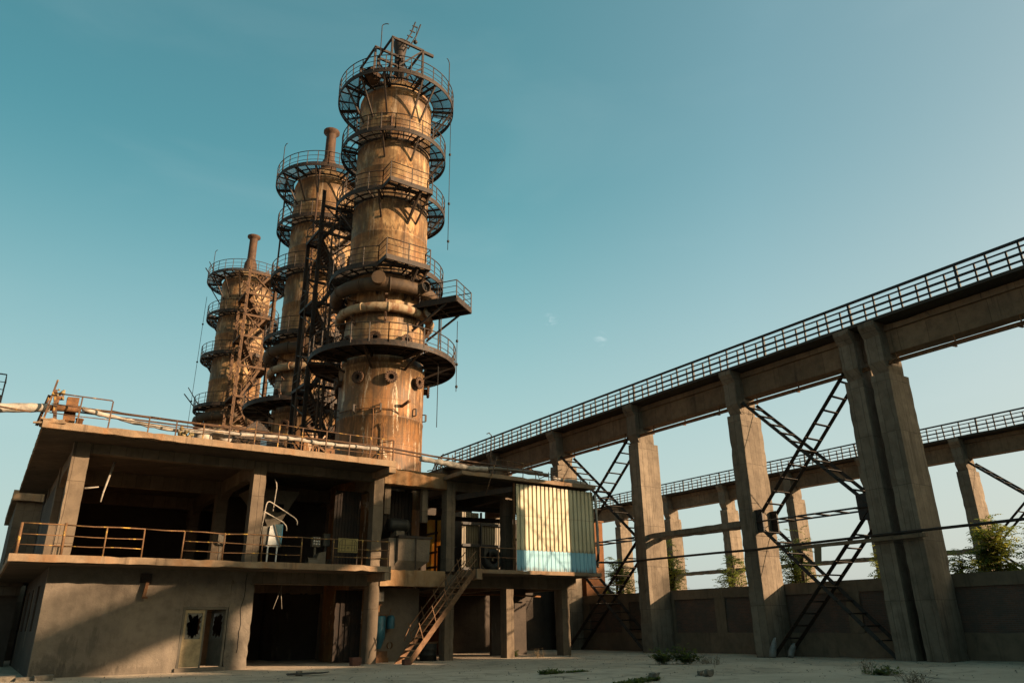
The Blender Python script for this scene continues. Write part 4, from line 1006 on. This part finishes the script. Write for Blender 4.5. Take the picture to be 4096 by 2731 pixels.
lag([(25.4,32.8,9.25),(26.4,32.8,9.2),(27.8,32.8,9.12)], .14, .04, 'torn lagged pipe end with ragged pale wool on the annex roof corner', m='lagging')
for k, (z, r) in enumerate(((9.95,.05),(9.78,.035))):
    q = MB(); q.tube([(1.0,33.25,z),(2.9,33.2,z-.02),(7.2,33.2,z-.05),(11,33.2,z-.06),(15.3,33.2,z-.02),(18,33.1,z-.2),(20.5,33.1,z-.24),(23.0,33.1,z-.3),(25,33.1,z-.33)], r, 8)
    tag(q.build('bare_pipe', M['brown_steel']), ['thicker bare rusty pipe running just above the white wrapped one','thinner bare rusty pipe running beside the white wrapped one'][k], 'pipe')
q = MB(); q.rbox(1.42,1.85,33.3,33.7,9.05,10.38,.3,.05,.7); tag(q.build('stone_post', M['rust_steel']), 'squat brown block standing upright on the broken roof corner', 'block')
q = MB(); q.lathe([(.0,0),(.13,0),(.13,.36),(.15,.36),(.15,.4),(0,.4)], (1.98,33.0,9.05), None, 14); tag(q.build('rusty_can', M['rust_steel']), 'small rusty can on the roof edge beside the brown block', 'can')
V_ = thing('valve_cluster', 'rusty pipe flange and valve with torn yellow wool at the roof corner', 'valve', (.95,33,9.6))
part('pipe', 'rust_steel', lambda q: (q.tube([(.85,33,9.74),(1.5,33,9.8),(1.95,33,9.85)], .13, 12), q.lathe([(.2,0),(.2,.08)], (1.0,33,9.75), (1,0,0), 14), q.tube([(1.1,33,9.75),(1.1,33,10.15)], .06, 8), q.tube([(.95,33,10.15),(1.3,33,10.2)], .09, 8)), V_)
def wool(c, r, n, m, name, label, par=None):
    q = MB()
    for k in range(n):
        p = Vector(c)+Vector((random.uniform(-r,r),random.uniform(-r,r)*.7,random.uniform(-r,r)*.8)); s = r*random.uniform(.2,.5)
        q.lathe([(.01,-s),(s*.8,-s*.5),(s,0),(s*.7,s*.6),(.01,s)], p, (random.uniform(-1,1),random.uniform(-1,1),1), 7)
    o = q.build(name, M[m], par)
    return tag(o, label, 'lagging') if par is None else o
wool((1.1,33,10.32), .2, 12, 'foam', 'wool', None, V_)
wool((5.95,32.8,9.28), .26, 16, 'foam', 'loose_wool', 'clump of loose yellow lagging wool on the hall roof edge')
q = MB(); q.lathe([(.36,0),(.4,.1),(.38,.35),(.4,.62),(.33,.66)], (6.75,33.4,9.05), None, 16); q.tube([(6.75,33.4,9.62),(7.4,33.4,9.6),(7.9,33.4,9.35)], .2, 10); tag(q.build('wrapped_elbow', M['lagging']), 'fat white wrapped pipe elbow standing on the roof beside the yellow wool', 'pipe')
G = thing('steel_grille', 'slatted dark steel grille leaning diagonally behind the roof railing', 'grille', (9.2,34,9.05))
def gr(q):
    a = Vector((7.6,33.6,9.1)); b = Vector((9.3,34.6,10.75)); c = Vector((11.0,33.9,9.1))
    for k in range(22):
        f = k/21; q.bar(a.lerp(b, f), (a+Vector((3.3,0,0))).lerp(b+Vector((.1,0,0)), f*1.0), .03, .05)
    for (u, v) in ((a,b),(b,c),(a,c)): q.bar(u, v, .06, .08)
part('slats', 'dark_steel', gr, G)
N7 = thing('steel_plate', 'tilted orange brown plate with a painted figure beside the yellow frame on the roof', 'plate', (13.2,35.2,9.05))
part('plate', 'rust_steel', lambda q: q.hexa([(12.9,35.2,9.1),(13.5,35.2,9.1),(13.5,35.25,9.1),(12.9,35.25,9.1),(13.02,35.3,10.05),(13.5,35.3,10.0),(13.5,35.35,10.0),(13.02,35.35,10.05)]), N7)
def text_mesh(txt, size, mat, name, par, loc, rot, ext=.004):
    cu = bpy.data.curves.new(name, 'FONT'); cu.body = txt; cu.size = size; cu.extrude = ext; cu.align_x = 'CENTER'; cu.align_y = 'CENTER'
    to = bpy.data.objects.new('tmp', cu); me = bpy.data.meshes.new_from_object(to); bpy.data.objects.remove(to)
    me.materials.clear(); me.materials.append(M[mat]); o = bpy.data.objects.new(name, me); col.objects.link(o)
    o.parent = par; o.location = Vector(loc)-WORLD[par.name]; o.rotation_euler = rot; return o
text_mesh('7', .3, 'graffiti', 'number', N7, (13.27,35.235,9.78), (R(84),0,0))
q = MB()
for (a, b) in (((12.1,34.6,9.05),(12.1,34.6,9.95)),((12.4,34.6,9.05),(12.4,34.6,9.95)),((12.05,34.6,9.95),(12.45,34.6,9.95)),((12.4,34.6,9.9),(13.6,34.6,9.1)),((12.1,34.6,9.5),(12.4,34.6,9.5))): q.bar(a, b, .08)
tag(q.build('yellow_frame', M['rail']), 'small yellow steel frame with a diagonal stay on the hall roof', 'frame')

# ------------------------------------------------------------------ things on the upper floor
C = thing('white_cabinet', 'white cabinet on thin legs with an open mirror door reflecting the sky', 'cabinet', (10.5,34.4,4.19))
part('body', 'grey_box', lambda q: q.box(10.0,10.28,34.3,34.6,5.1,5.9), C)
part('front_panel', 'white', lambda q: q.prism([(10.27,5.08),(10.82,5.02),(10.46,5.98),(10.3,5.9)],'y',34.2,34.24), C)
part('mirror_door', 'mirror', lambda q: q.hexa([(10.84,34.16,5.05),(10.5,34.18,5.99),(10.5,34.21,5.99),(10.84,34.19,5.05),(10.86,34.1,5.06),(10.86,34.1,6.02),(10.86,34.13,6.02),(10.86,34.13,5.06)]), C)
part('door_edge', 'grey_box', lambda q: q.bar((10.83,34.14,5.02),(10.47,34.16,6.0),.05), C)
for x in (10.27, 10.68):
    part('leg', 'white', lambda q: (q.box(x,x+.06,34.2,34.26,4.19,5.06)), C)
part('stand_top', 'white', lambda q: q.box(10.2,10.8,34.18,34.6,5.02,5.07), C)
for k, (P, lab) in enumerate((
    ([(9.9,33.6,5.2),(10.07,33.6,6.86),(10.11,33.6,6.98),(10.2,33.6,7.02),(10.3,33.6,6.98),(11.38,33.6,6.4),(11.52,33.6,6.3),(11.58,33.6,6.2),(11.58,33.6,6.05)], 'taller cane shaped conduit bending to the right above the white cabinet'),
    ([(9.82,33.7,5.2),(9.9,33.7,6.4),(9.94,33.7,6.54),(10.02,33.7,6.58),(10.96,33.7,6.14),(11.1,33.7,6.0),(11.14,33.7,5.9),(11.14,33.7,5.77)], 'shorter cane shaped conduit bending to the right above the white cabinet'),
    ([(9.66,33.8,8.1),(9.74,33.8,7.85),(9.76,33.8,7.7),(9.7,33.8,4.3)], 'long thin pipe dropping beside the middle column of the upper floor'),
    ([(10.4,33.8,8.1),(10.5,33.8,7.9),(10.53,33.8,7.7),(10.46,33.8,6.63)], 'short bent pipe hanging from the upper ceiling right of the column'))):
    q = MB(); q.tube([(a[0], a[1]+.75, a[2]) for a in P], .028, 7); tag(q.build('bent_conduit', M['lagging']), lab, 'conduit', 'bent conduits on the upper floor')
q = MB(); q.tube([(3.72,35.2,8.3),(3.6,35.2,7.6),(3.5,35.2,7.0),(3.46,35.2,6.6)], [.05,.045,.035,.03], 7); tag(q.build('hanging_rod', M['lagging']), 'pale broken rod hanging from the ceiling near the left column', 'rod')
q = MB(); q.tube([(2.7,34.2,6.95),(3.2,34.2,7.05)], [.05,.02], 6); tag(q.build('stub_rod', M['lagging']), 'short pale rod sticking out of the left column', 'rod')
SG = thing('notice_board', 'olive yellow notice board with dark framed lines fixed on the balcony railing', 'sign', (13.23,32.13,4.7))
part('panel', 'board', lambda q: q.box(12.77,13.7,32.12,32.14,4.7,5.31), SG)
def sgl(q):
    y = 32.112
    for a, b in (((12.82,4.75),(13.65,4.75)),((12.82,4.75),(12.82,5.14)),((13.65,4.75),(13.65,5.14)),((12.82,5.14),(12.94,5.26)),((13.65,5.14),(13.53,5.26)),((12.94,5.26),(13.53,5.26)),((12.84,5.02),(13.63,5.02)),((12.95,4.76),(12.95,5.24)),((13.1,4.76),(13.1,5.25)),((13.42,4.76),(13.42,5.25)),((13.55,4.76),(13.55,5.2)),((12.85,4.88),(13.1,4.88)),((13.4,4.88),(13.62,4.88))): q.bar((a[0],y,a[1]),(b[0],y,b[1]),.012,.012)
    for i in range(3):
        for j in range(3): q.box(13.2+.035*i,13.222+.035*i,32.114,32.12,4.86+.035*j,4.882+.035*j)
part('line_work', 'line', sgl, SG)
CB = thing('control_box', 'grey control box with three rows of round buttons on the upper floor', 'control box', (13.15,35.9,5.3))
part('case', 'grey_box', lambda q: (q.box(12.94,13.36,35.9,36.15,5.28,5.75), q.box(13.1,13.2,36.0,36.1,4.19,5.28)), CB)
def btn(q):
    for i in range(3):
        for j in range(3): q.lathe([(.045,0),(.045,.04),(.001,.05)], (13.03+.12*i,35.9,5.4+.13*j), (0,-1,0), 12)
part('button', 'white', btn, CB)
q = MB(); q.box(13.5,13.82,35.85,36.1,5.32,5.9); q.box(13.62,13.7,35.95,36.03,4.19,5.32); q.box(13.49,13.83,35.83,36.12,5.88,5.92); tag(q.build('junction_box', M['grey_box']), 'plain grey junction box right of the box with buttons', 'box')
q = MB(); q.box(8.78,9.12,37.0,37.3,5.3,5.8); q.box(8.9,8.98,37.1,37.2,4.19,5.3); tag(q.build('junction_box', M['grey_box']), 'small dim box left of the middle column on the upper floor', 'box')
q = MB(); q.hexa([(12.95,35.6,4.2),(13.55,35.6,4.2),(13.55,36.2,4.2),(12.95,36.2,4.2),(13.2,35.6,4.95),(13.55,35.6,5.05),(13.55,36.2,5.05),(13.2,36.2,4.95)]); q.lathe([(.25,0),(.25,.5)], (12.7,35.8,4.5), (1,0,0), 14); tag(q.build('steel_chute', M['grey_box']), 'sloping metal chute catching sunlight on the floor below the button box', 'chute')
q = MB(); q.rbox(13.9,15.1,36.2,36.5,4.19,4.75,.2,.04,.5); tag(q.build('low_wall', M['plaster']), 'low stained parapet block behind the olive notice board', 'wall')
HP = thing('ceiling_hopper', 'grey funnel shaped hopper with a round dark hole hanging under the upper ceiling', 'hopper', (11.3,38,7))
part('funnel', 'grey_box', lambda q: q.hexa([(11.2,37.6,6.3),(11.7,37.6,6.3),(11.7,38.2,6.3),(11.2,38.2,6.3),(10.1,37.2,8.05),(12.55,37.2,8.05),(12.55,39.4,8.05),(10.1,39.4,8.05)]), HP)
part('hole', 'hole', lambda q: (q.lathe([(.3,0),(.3,.04),(.001,.04)], (11.55,37.38,7.3), (0,-1,.05), 24)), HP)
CH = thing('concrete_hopper', 'tapered concrete bin with a steel rim between the hall and the annex', 'hopper', (17.5,34.6,4.2))
part('bin', 'plaster', lambda q: (q.hexa([(16.66,34.05,4.62),(18.4,34.05,4.62),(18.4,35.7,4.62),(16.66,35.7,4.62),(16.64,34.0,5.72),(18.42,34.0,5.72),(18.42,35.7,5.72),(16.64,35.7,5.72)]), q.hexa([(16.4,34.3,4.18),(17.8,34.3,4.18),(17.8,35.5,4.18),(16.4,35.5,4.18),(16.67,34.06,4.618),(18.39,34.06,4.618),(18.39,35.69,4.618),(16.67,35.69,4.618)]), q.prism([(34.2,4.2),(35.7,4.2),(35.7,5.7),(34.2,5.7)],'x',16.2,16.6)), CH)
part('rim', 'dark_steel', lambda q: (q.box(16.6,18.5,33.93,34.05,5.7,5.82), q.box(16.6,16.72,34.05,35.7,5.7,5.8), q.box(17.55,17.6,33.9,33.95,4.2,5.75)), CH)
MT = thing('drive_motor', 'grimy drive motor sitting on top of the tapered concrete bin', 'motor', (16.9,34.9,5.75))
part('body', 'motor', lambda q: (q.lathe([(.05,-.55),(.3,-.55),(.34,-.4),(.34,.4),(.3,.55),(.05,.55)], (17.0,34.9,6.4), (1,0,0), 18), [q.lathe([(.37,0),(.37,.03)], (16.7+.1*k,34.9,6.4), (1,0,0), 18) for k in range(7)]), MT)
part('base', 'plaster', lambda q: q.box(16.75,17.2,34.5,35.2,5.74,6.1), MT)
BL = thing('blower', 'dark round fan blower standing on the annex floor by the landing', 'blower', (21.8,33.6,4.19))
part('housing', 'motor', lambda q: (q.lathe([(.25,0),(.52,0),(.55,.05),(.55,.4),(.52,.45),(.25,.45)], (21.9,33.4,4.8), (0,1,0), 28, closed=True), q.box(21.3,21.6,33.4,33.8,4.8,5.4), q.box(21.5,22.3,33.3,33.9,4.19,4.3)), BL)
part('impeller', 'dark_steel', lambda q: [q.bar((21.9+.1*math.cos(a),33.5,4.8+.1*math.sin(a)),(21.9+.42*math.cos(a+.4),33.5,4.8+.42*math.sin(a+.4)),.03,.2) for a in [2*PI*k/10 for k in range(10)]], BL)
q = MB(); q.box(20.3,21.0,36,36.6,4.19,5.6); q.box(20.25,21.15,35.95,36.65,5.6,5.68); [q.box(20.33,20.97,35.97,36.0,4.4+.4*k,4.42+.4*k) for k in range(3)]; tag(q.build('switch_cabinet', M['motor']), 'dark switch cabinet deep inside the annex behind the stair head', 'cabinet')

# ------------------------------------------------------------------ ground floor things
TK = thing('blue_tank', 'narrow teal tank with a cone bottom behind the stair foot', 'tank', (16.35,35.1,0))
part('vessel', 'blue_paint', lambda q: q.lathe([(.1,.6),(.28,1.1),(.28,2.05),(.2,2.1)], (16.35,35.1,0), None, 28), TK)
part('stand', 'rust_steel', lambda q: (q.box(15.95,16.75,34.8,35.4,0,.22), q.box(16.05,16.7,34.85,35.35,.22,.5), q.lathe([(.16,0),(.16,.1)], (16.72,34.75,.75), (.3,-1,0), 16)), TK)
part('pipework', 'rust_steel', lambda q: (q.tube([(16.1,34.9,2.1),(16.1,34.9,2.5),(16.3,34.9,2.6)], .05, 8), q.lathe([(.14,0),(.14,.3)], (16.05,34.85,2.25), None, 12), q.tube([(15.9,34.85,2.12),(16.72,34.85,2.12),(16.78,34.85,2.4)], .03, 6)), TK)
q = MB(); q.box(16.0,16.42,34.9,34.93,2.75,3.2); tag(q.build('small_board', M['lagging']), 'small pale board hanging above the teal tank', 'board')
q = MB(); q.lathe([(.2,0),(.2,.5),(.15,.6),(.0,.62)], (17.0,35.25,1.5), None, 20); tag(q.build('blue_drum', M['blue_paint']), 'dim teal drum behind the cone bottomed tank', 'drum')
DR = thing('plank_stand', 'plank laid across a dark oil drum beside the stair', 'drum', (18.95,34.9,0))
part('drum', 'motor', lambda q: q.lathe([(0,0),(.42,0),(.42,.24),(.44,.26),(.42,.28),(.42,.5),(.44,.52),(.42,.54),(.42,.78),(0,.78)], (18.95,34.9,0), None, 24), DR)
part('plank', 'stair_rust', lambda q: q.rbox(18.35,19.6,34.55,35.2,.78,.85,.3,.02), DR)
q = MB(); q.rbox(14.15,14.6,33.0,33.4,-.02,.34,.2,.04,.6); tag(q.build('loose_block', M['brickbit']), 'reddish block lying on the ground left of the third hall column', 'brick')
q = MB(); q.rbox(22.1,23.5,41.0,41.2,1.9,3.4,.3,.03); q.box(22.2,22.9,40.9,41.0,2.95,3.1); q.rbox(22.2,23.5,40.9,41.3,-.05,1.8,.4,.04); tag(q.build('rust_panel', M['rust_sheet']), 'orange rusted steel panel glowing in sun deep under the annex', 'panel')
q = MB(); q.rbox(26.0,27.0,39.8,40.0,2.3,3.3,.3,.05); tag(q.build('rust_panel', M['band']), 'small rusty panel in the back right bay under the annex', 'panel')
q = MB(); q.tube([(18.9,36.5,3.1),(21,36.4,3.15),(24.5,36.3,3.2),(27,36.3,3.1)], .05, 7); tag(q.build('ceiling_pipe', M['rust_steel']), 'thin pipe slung under the annex floor', 'pipe')
LB = thing('wall_bracket', 'rusted lamp bracket stub on the blank plaster wall', 'bracket', (5.5,33.9,3.1))
part('plate', 'dark_steel', lambda q: q.box(5.24,5.66,33.85,33.99,3.36,3.72), LB)
part('pipe', 'rust_steel', lambda q: (q.bar((5.52,33.85,3.4),(5.45,33.8,2.8),.16,.12), q.bar((5.4,33.8,2.8),(5.6,33.8,2.8),.08)), LB)
q = MB()
for s in (-.1,.1): q.tube([(11.35,35,3.4),(11.3+s*.6,35,3.0),(11.25+s*2,35,2.4)], .012, 5)
tag(q.build('hanging_wire', M['lagging']), 'forked pale wire hanging from the ground floor ceiling', 'wire')
# ground floor: dark sheet added over the tower shell as shade; upper floor: partition
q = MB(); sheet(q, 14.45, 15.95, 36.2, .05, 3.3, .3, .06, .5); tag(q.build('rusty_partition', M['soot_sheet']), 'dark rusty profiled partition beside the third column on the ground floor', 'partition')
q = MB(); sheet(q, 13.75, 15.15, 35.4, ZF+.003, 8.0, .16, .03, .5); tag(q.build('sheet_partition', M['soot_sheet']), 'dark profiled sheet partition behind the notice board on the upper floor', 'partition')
# ------------------------------------------------------------------ pipe along the pillars
PL = thing('service_pipe', 'long thin pipe running along the pillar faces from the annex corner', 'pipe', (31.85,25,5))
part('pipe', 'dark_steel', lambda q: (q.tube([(31.8,-6,5.06),(31.8,9,5.05),(31.8,16,5.03),(31.8,22.3,4.99),(31.8,24.5,4.96),(31.8,27.1,5.0),(31.8,32.4,5.03),(31.8,34.5,5.03),(29.9,34.8,5.0),(28.4,33.4,4.7),(28.15,32.3,4.9),(28.15,32.3,5.4),(28.12,32.3,8.6)], .06, 8)), PL)
part('casing', 'girder', lambda q: (q.rbox(31.68,31.95,15.9,22.3,4.76,4.92,.6,.02)), PL)
q = MB(); q.hexa([(31.7,20.9,4.0),(31.74,20.9,4.0),(31.74,21.22,4.02),(31.7,21.22,4.02),(31.7,20.75,4.92),(31.74,20.75,4.92),(31.74,21.12,4.92),(31.7,21.12,4.92)]); tag(q.build('hanging_sheet', M['grey_sheet']), 'torn pale sheet hanging from the pipe between the pillars', 'sheet')
lag([(28.12,32.28,8.5),(28.16,32.28,6.8),(28.14,32.28,5.3),(28.3,32.6,4.75),(29.2,33.6,4.65)], .07, .01, 'peeling white pipe running down the right edge of the cream cladding')
RB_ = thing('rusty_duct', 'tall orange rusted square duct behind the annex and the near trestle', 'duct', (35.4,41.6,0))
part('duct', 'rust_sheet', lambda q: q.rbox(34.5,36.25,41,42.6,-.1,8.4,.5,.03), RB_)
part('flange', 'rust_steel', lambda q: (q.box(34.42,36.33,40.92,42.68,8.4,8.5), q.box(34.44,36.31,40.95,42.65,5.6,5.7)), RB_)

# ------------------------------------------------------------------ far left
EG = thing('elevated_gallery', 'dark end of an elevated gallery with a small railing at the left edge', 'gallery', (-6,60,0))
part('box', 'black_steel', lambda q: q.box(-12,-1.25,59,61.5,14.4,16.5), EG)
add_rail(EG, 'railing', [(-12,59.1,16.5),(-8,59.1,16.5),(-4,59.1,16.5),(-1.3,59.1,16.5),(-1.3,61.4,16.5)], 1.6, (1,.66,.33), m='trestle_rail', r=.04)
part('leg', 'dark_steel', lambda q: q.box(-11,-10,59.5,60.5,-.1,14.4), EG)
RS = thing('rear_shed', 'low concrete shed with a pale roof edge behind the left end of the hall', 'building', (8,62,0))
part('wall', 'soffit', lambda q: q.box(.9,11,56.5,70,-.1,9.3), RS)
part('roof', 'slab', lambda q: q.rbox(.6,11.4,56,70.5,9.3,9.95,.8,.06), RS)
LT = thing('lean_to', 'dark low lean to with a concrete lintel at the far left edge of the hall', 'building', (-4,50,0))
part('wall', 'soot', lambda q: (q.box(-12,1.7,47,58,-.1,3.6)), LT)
part('lintel', 'soffit', lambda q: q.rbox(-12.2,1.75,46.6,47.0,3.3,3.75,.6,.03), LT)
part('roof', 'soffit', lambda q: q.rbox(-12.4,1.78,46.4,58.3,3.752,3.95,.8,.05), LT)
part('pier', 'soffit', lambda q: q.rbox(-2.6,-2.0,46.65,47.0,-.1,3.29,.6,.03), LT)
FS = thing('distant_shed', 'far low workshop with a shallow roof at the left horizon', 'building', (-22,150,0))
part('wall', 'plaster', lambda q: q.box(-60,-3,140,160,-.1,7), FS)
part('roof', 'rust_steel', lambda q: q.prism([(139,7),(161,7),(150,10)],'x',-61,-2), FS)

# ------------------------------------------------------------------ trees and weeds
def frond(q, base, d, L, n, lw, droop=.35):
    """compound leaf: a drooping rachis with paired leaflets"""
    p = Vector(base); d = Vector(d).normalized(); up = Vector((0,0,1)); prev = p
    for i in range(n):
        f = (i+1)/n; p = p + d*(L/n); d = (d - up*droop/n*2).normalized()
        s = d.cross(up); s = s.normalized() if s.length > .01 else Vector((1,0,0)); nn = s.cross(d)
        l = L*.30*(1-.5*abs(f-.45))
        for sg in (-1, 1):
            tip = p + s*sg*l + d*l*.35 - up*l*random.uniform(.1,.5); m_ = (p+tip)/2; w_ = d*lw
            k = len(q.v); q.v += [tuple(p), tuple(m_+w_), tuple(tip), tuple(m_-w_)]; q.face([k,k+1,k+2,k+3])
def tree(x, y, z, wd, label, seed, dens=1.0, yel=.1, bare=0, lean=0):
    rnd = random.Random(seed); st = random.getstate(); random.seed(seed)
    T = thing('tree', label, 'tree', (x, y, 0), 'young trees behind the boundary wall')
    tr = MB(); tips = []
    tr.tube([(x,y,-.1),(x+.06*lean,y,z*.25),(x+.15*lean,y+.1,z*.5),(x+.25*lean,y,z*.72)], [.13,.11,.08,.05], 8)
    nb = int(15*dens)+4
    for k in range(nb):
        f = .35+.6*k/nb; a = rnd.uniform(0, 2*PI); b = Vector((x+.2*f*lean, y, z*.72*min(1, f+.05))); r = wd*(.55+.45*rnd.random())*(1.1-.55*f)
        e = b + Vector((math.cos(a)*r, math.sin(a)*r, z*rnd.uniform(.10,.26))); m_ = (b+e)/2+Vector((0,0,.12*z*rnd.random()))
        tr.tube([b, m_, e], [.04,.028,.012], 5); tips += [e, (m_+e)/2, m_]
    top = Vector((x+.25*lean,y,z*.72)); tr.tube([top, top+Vector((.1,0,z*.2))], [.05,.015], 5); tips += [top+Vector((.1,0,z*.2)), top+Vector((0,0,z*.1))]
    tr.build('trunk', M['stem'], T)
    A_ = MB(); Y_ = MB()
    for t_ in tips:
        for k in range(int(rnd.uniform(4,8)*dens)):
            a = rnd.uniform(0, 2*PI); d = Vector((math.cos(a), math.sin(a), rnd.uniform(-.1,.9)))
            o_ = Vector((rnd.gauss(0,.22), rnd.gauss(0,.22), rnd.gauss(0,.2)))*wd*.5
            frond(Y_ if rnd.random() < yel else A_, t_+o_, d, rnd.uniform(.45,.9), 6, .05)
    A_.build('crown', M['leaf'], T)
    if Y_.v: Y_.build('sunlit_leaves', M['leaf_y'], T)  # random share of yellower leaves
    for k in range(bare):
        q = MB(); 
    random.setstate(st)
tree(40.5,44.5,6.6,1.7,'bushy tree between the orange duct and the nearest sunlit far pillar',11,1.2,.35)
tree(43.0,41.2,8.0,1.1,'thin tall sparse sapling beside the far pillar left of centre',12,.55,.2)
tree(40.0,38.2,6.3,.9,'small yellow green bush against the second big pillar',21,.9,.5)
tree(44.5,36.6,6.3,1.4,'dark rounded tree over the wall between two big pillars',13,.9,.1)
tree(42.0,29.6,6.7,1.5,'tree with feathery leaves behind the braced bay',14,1.1,.15)
tree(39.5,27.3,7.2,.6,'bare looking sapling rising beside the third big pillar',22,.35,.1)
tree(46.5,25.9,6.0,1.7,'yellowish bushy crown just above the wall left of the twin pillars',15,1.2,.7)
tree(46.0,19.6,7.3,1.5,'tall leafy tree wrapping the far pillar right of the twin pillars',16,1.5,.3)
tree(43.0,15.6,6.2,1.5,'spreading feathery tree at the right edge above the wall',17,1.2,.15)
tree(44.5,20.8,5.4,1.4,'low feathery sapling just right of the twin pillars',18,.8,.05)
tree(48.0,16.4,6.8,1.8,'pale backlit tree crown behind the right edge trees',19,1.0,.45)

def weed(x, y, h, r, n, label, m='weed', cat='weed', group='weeds on the yard', leafy=True, seed=0, name='weed', rx=None):
    rnd = random.Random(seed*7+3); q = MB(); z0 = 0
    for k in range(n):
        bx_, by_ = x+rnd.uniform(-1,1)*(rx or r)*.6, y+rnd.uniform(-1,1)*r*.5; a = rnd.uniform(0,2*PI); hh = h*rnd.uniform(.45,1.05); ln = rnd.uniform(.2,1.0)*r; hh *= (1-.35*ln/r)*(rnd.uniform(.55,1) if leafy else 1)
        p = [Vector((bx_+math.cos(a)*ln*f*f, by_+math.sin(a)*ln*f*f, -.03+hh*f)) for f in (0,.4,.75,1)]
        q.tube(p, [.006,.005,.003,.001], 3, False)
        for j in range(rnd.randint(10,18) if leafy else rnd.randint(3,6)):
            f = rnd.uniform(.2,1); b = p[0].lerp(p[3], f); aa = rnd.uniform(0,2*PI); l = (.06+.08*h)*rnd.uniform(.7,1.5)*(1 if leafy else .5)
            d = Vector((math.cos(aa), math.sin(aa), rnd.uniform(-.2,.8)))*l; s = Vector((-math.sin(aa), math.cos(aa), 0))*l*.28
            k0 = len(q.v); q.v += [tuple(b), tuple(b+d*.5+s), tuple(b+d), tuple(b+d*.5-s)]; q.face([k0,k0+1,k0+2,k0+3])
    return tag(q.build(name, M[m]), label, cat, group)
weed(24.2,24.0,.85,.6,60,'dark leafy shrub on the yard near the second big pillar, left half of a pair',seed=1,name='shrub',cat='shrub',group=None)
weed(24.85,23.45,.9,.65,60,'dark leafy shrub on the yard near the second big pillar, right half of a pair',seed=2,name='shrub',cat='shrub',group=None)
weed(25.3,22.6,.5,.5,40,'low reddish dry weed just right of the dark shrub pair','drygrass',leafy=False,seed=3)
weed(25.0,21.8,.55,.2,14,'single dry stalks of weed right of the shrub pair','drygrass',leafy=False,seed=4)
weed(23.67,20.8,.75,.05,3,'lone upright stalk on the open ground','drygrass',leafy=False,seed=5)
weed(23.7,14.6,.7,.35,26,'wispy brown weed in front of the twin pillars, left one','drygrass',leafy=False,seed=6)
weed(23.4,13.9,.4,.45,40,'green grassy weed in front of the twin pillars',seed=7)
weed(20.9,11.6,.55,.5,40,'nearest dry weed clump at the bottom right corner','drygrass',leafy=False,seed=9)
weed(16.84,22.2,.22,.35,60,'short dark grass tuft in the middle of the yard, taller one',seed=11,name='grass_tuft',cat='grass tuft',rx=.7)
weed(18.0,22.3,.1,.3,50,'flat dark grass tuft right of the taller one',seed=12,name='grass_tuft',cat='grass tuft',rx=.7)
weed(24.5,33.2,.6,.4,34,'straw coloured weed in the lit strip between the annex columns','drygrass',leafy=False,seed=13)
weed(26.4,33.0,.6,.15,10,'thin dry stalk in front of the right annex column','drygrass',leafy=False,seed=14)
weed(24.0,34.6,.6,.15,10,'thin green stalk beside the middle annex column',seed=15)
weed(15.9,17.1,.12,.25,90,'flat green grass patch at the bottom middle edge',seed=16,name='grass_tuft',cat='grass tuft',rx=.8)
weed(17.0,17.6,.12,.25,60,'flat green grass patch right of the bottom middle one',seed=17,name='grass_tuft',cat='grass tuft',rx=.8)
for k, (x, y, s, lab) in enumerate(((19.9,17.8,.16,'pale stone on the yard right of the green grass'),(20.1,18.3,.11,'small pale stone behind the larger one'),(17.6,17.9,.16,'square grey stone at the end of the green grass'),(10.2,28.6,.13,'grey lump of rubble in the open yard'))):
    q = MB(); q.rbox(x-s,x+s,y-s*.8,y+s*.8,-.05,s*1.1,s*.6,s*.5,.9,s*.2); tag(q.build('stone', M['stone']), lab, 'stone', 'loose stones on the yard')
q = MB(); q.rbox(9.7,11.3,28.35,28.6,.0,.07,.25,.05,.8); tag(q.build('dark_plank', M['motor']), 'dark plank lying flat on the open yard', 'plank')
for k, (x, y, lab, h) in enumerate(((31.25,23.9,'white plastic bag slumped against the third big pillar, left one',.85),(31.8,23.3,'crumpled plastic bag right of the white one by the pillar',.6))):
    q = MB(); q.tube([(x,y,0),(x+.1,y,h*.4),(x+.3,y,h*.8),(x+.38,y,h)], [.16,.13,.09,.03], 7)
    for i, v in enumerate(q.v): q.v[i] = (v[0]+random.uniform(-.04,.04), v[1]+random.uniform(-.04,.04), v[2])
    tag(q.build('plastic_bag', M['bag']), lab, 'bag')
q = MB()
for k in range(4): q.rbox(.5+.55*k,1.1+.55*k,33.0-.2*k,33.6-.2*k,-.05,.12+.05*(k%2),.2,.06,.8)
tag(q.build('rubble_heap', M['stone']), 'row of broken slabs at the foot of the left wall corner', 'rubble')
# fine litter and gravel too small to count
q = MB(); rnd = random.Random(3)
for k in range(1500):
    x = rnd.uniform(3,34); y = rnd.uniform(11,34); s = rnd.uniform(.006,.022)*(1.7 if rnd.random() < .05 else 1)
    a = Vector((x,y,-.012)); n0 = len(q.v)
    for (u, v, w_) in ((-1,-1,0),(1,-.7,0),(.9,1,0),(-.8,.9,0),(-.5,-.4,1),(.5,-.5,.8),(.4,.5,1),(-.5,.4,.9)): q.v.append((x+u*s*rnd.uniform(.7,1.2), y+v*s*rnd.uniform(.7,1.2), w_*s*rnd.uniform(.6,1.2)+.0))
    for f in ((4,5,6,7),(0,1,5,4),(1,2,6,5),(2,3,7,6),(3,0,4,7)): q.face([n0+i for i in f])
tag(q.build('gravel', M['stone']), 'scattered grit and pebbles over the yard', 'gravel', kind='stuff')
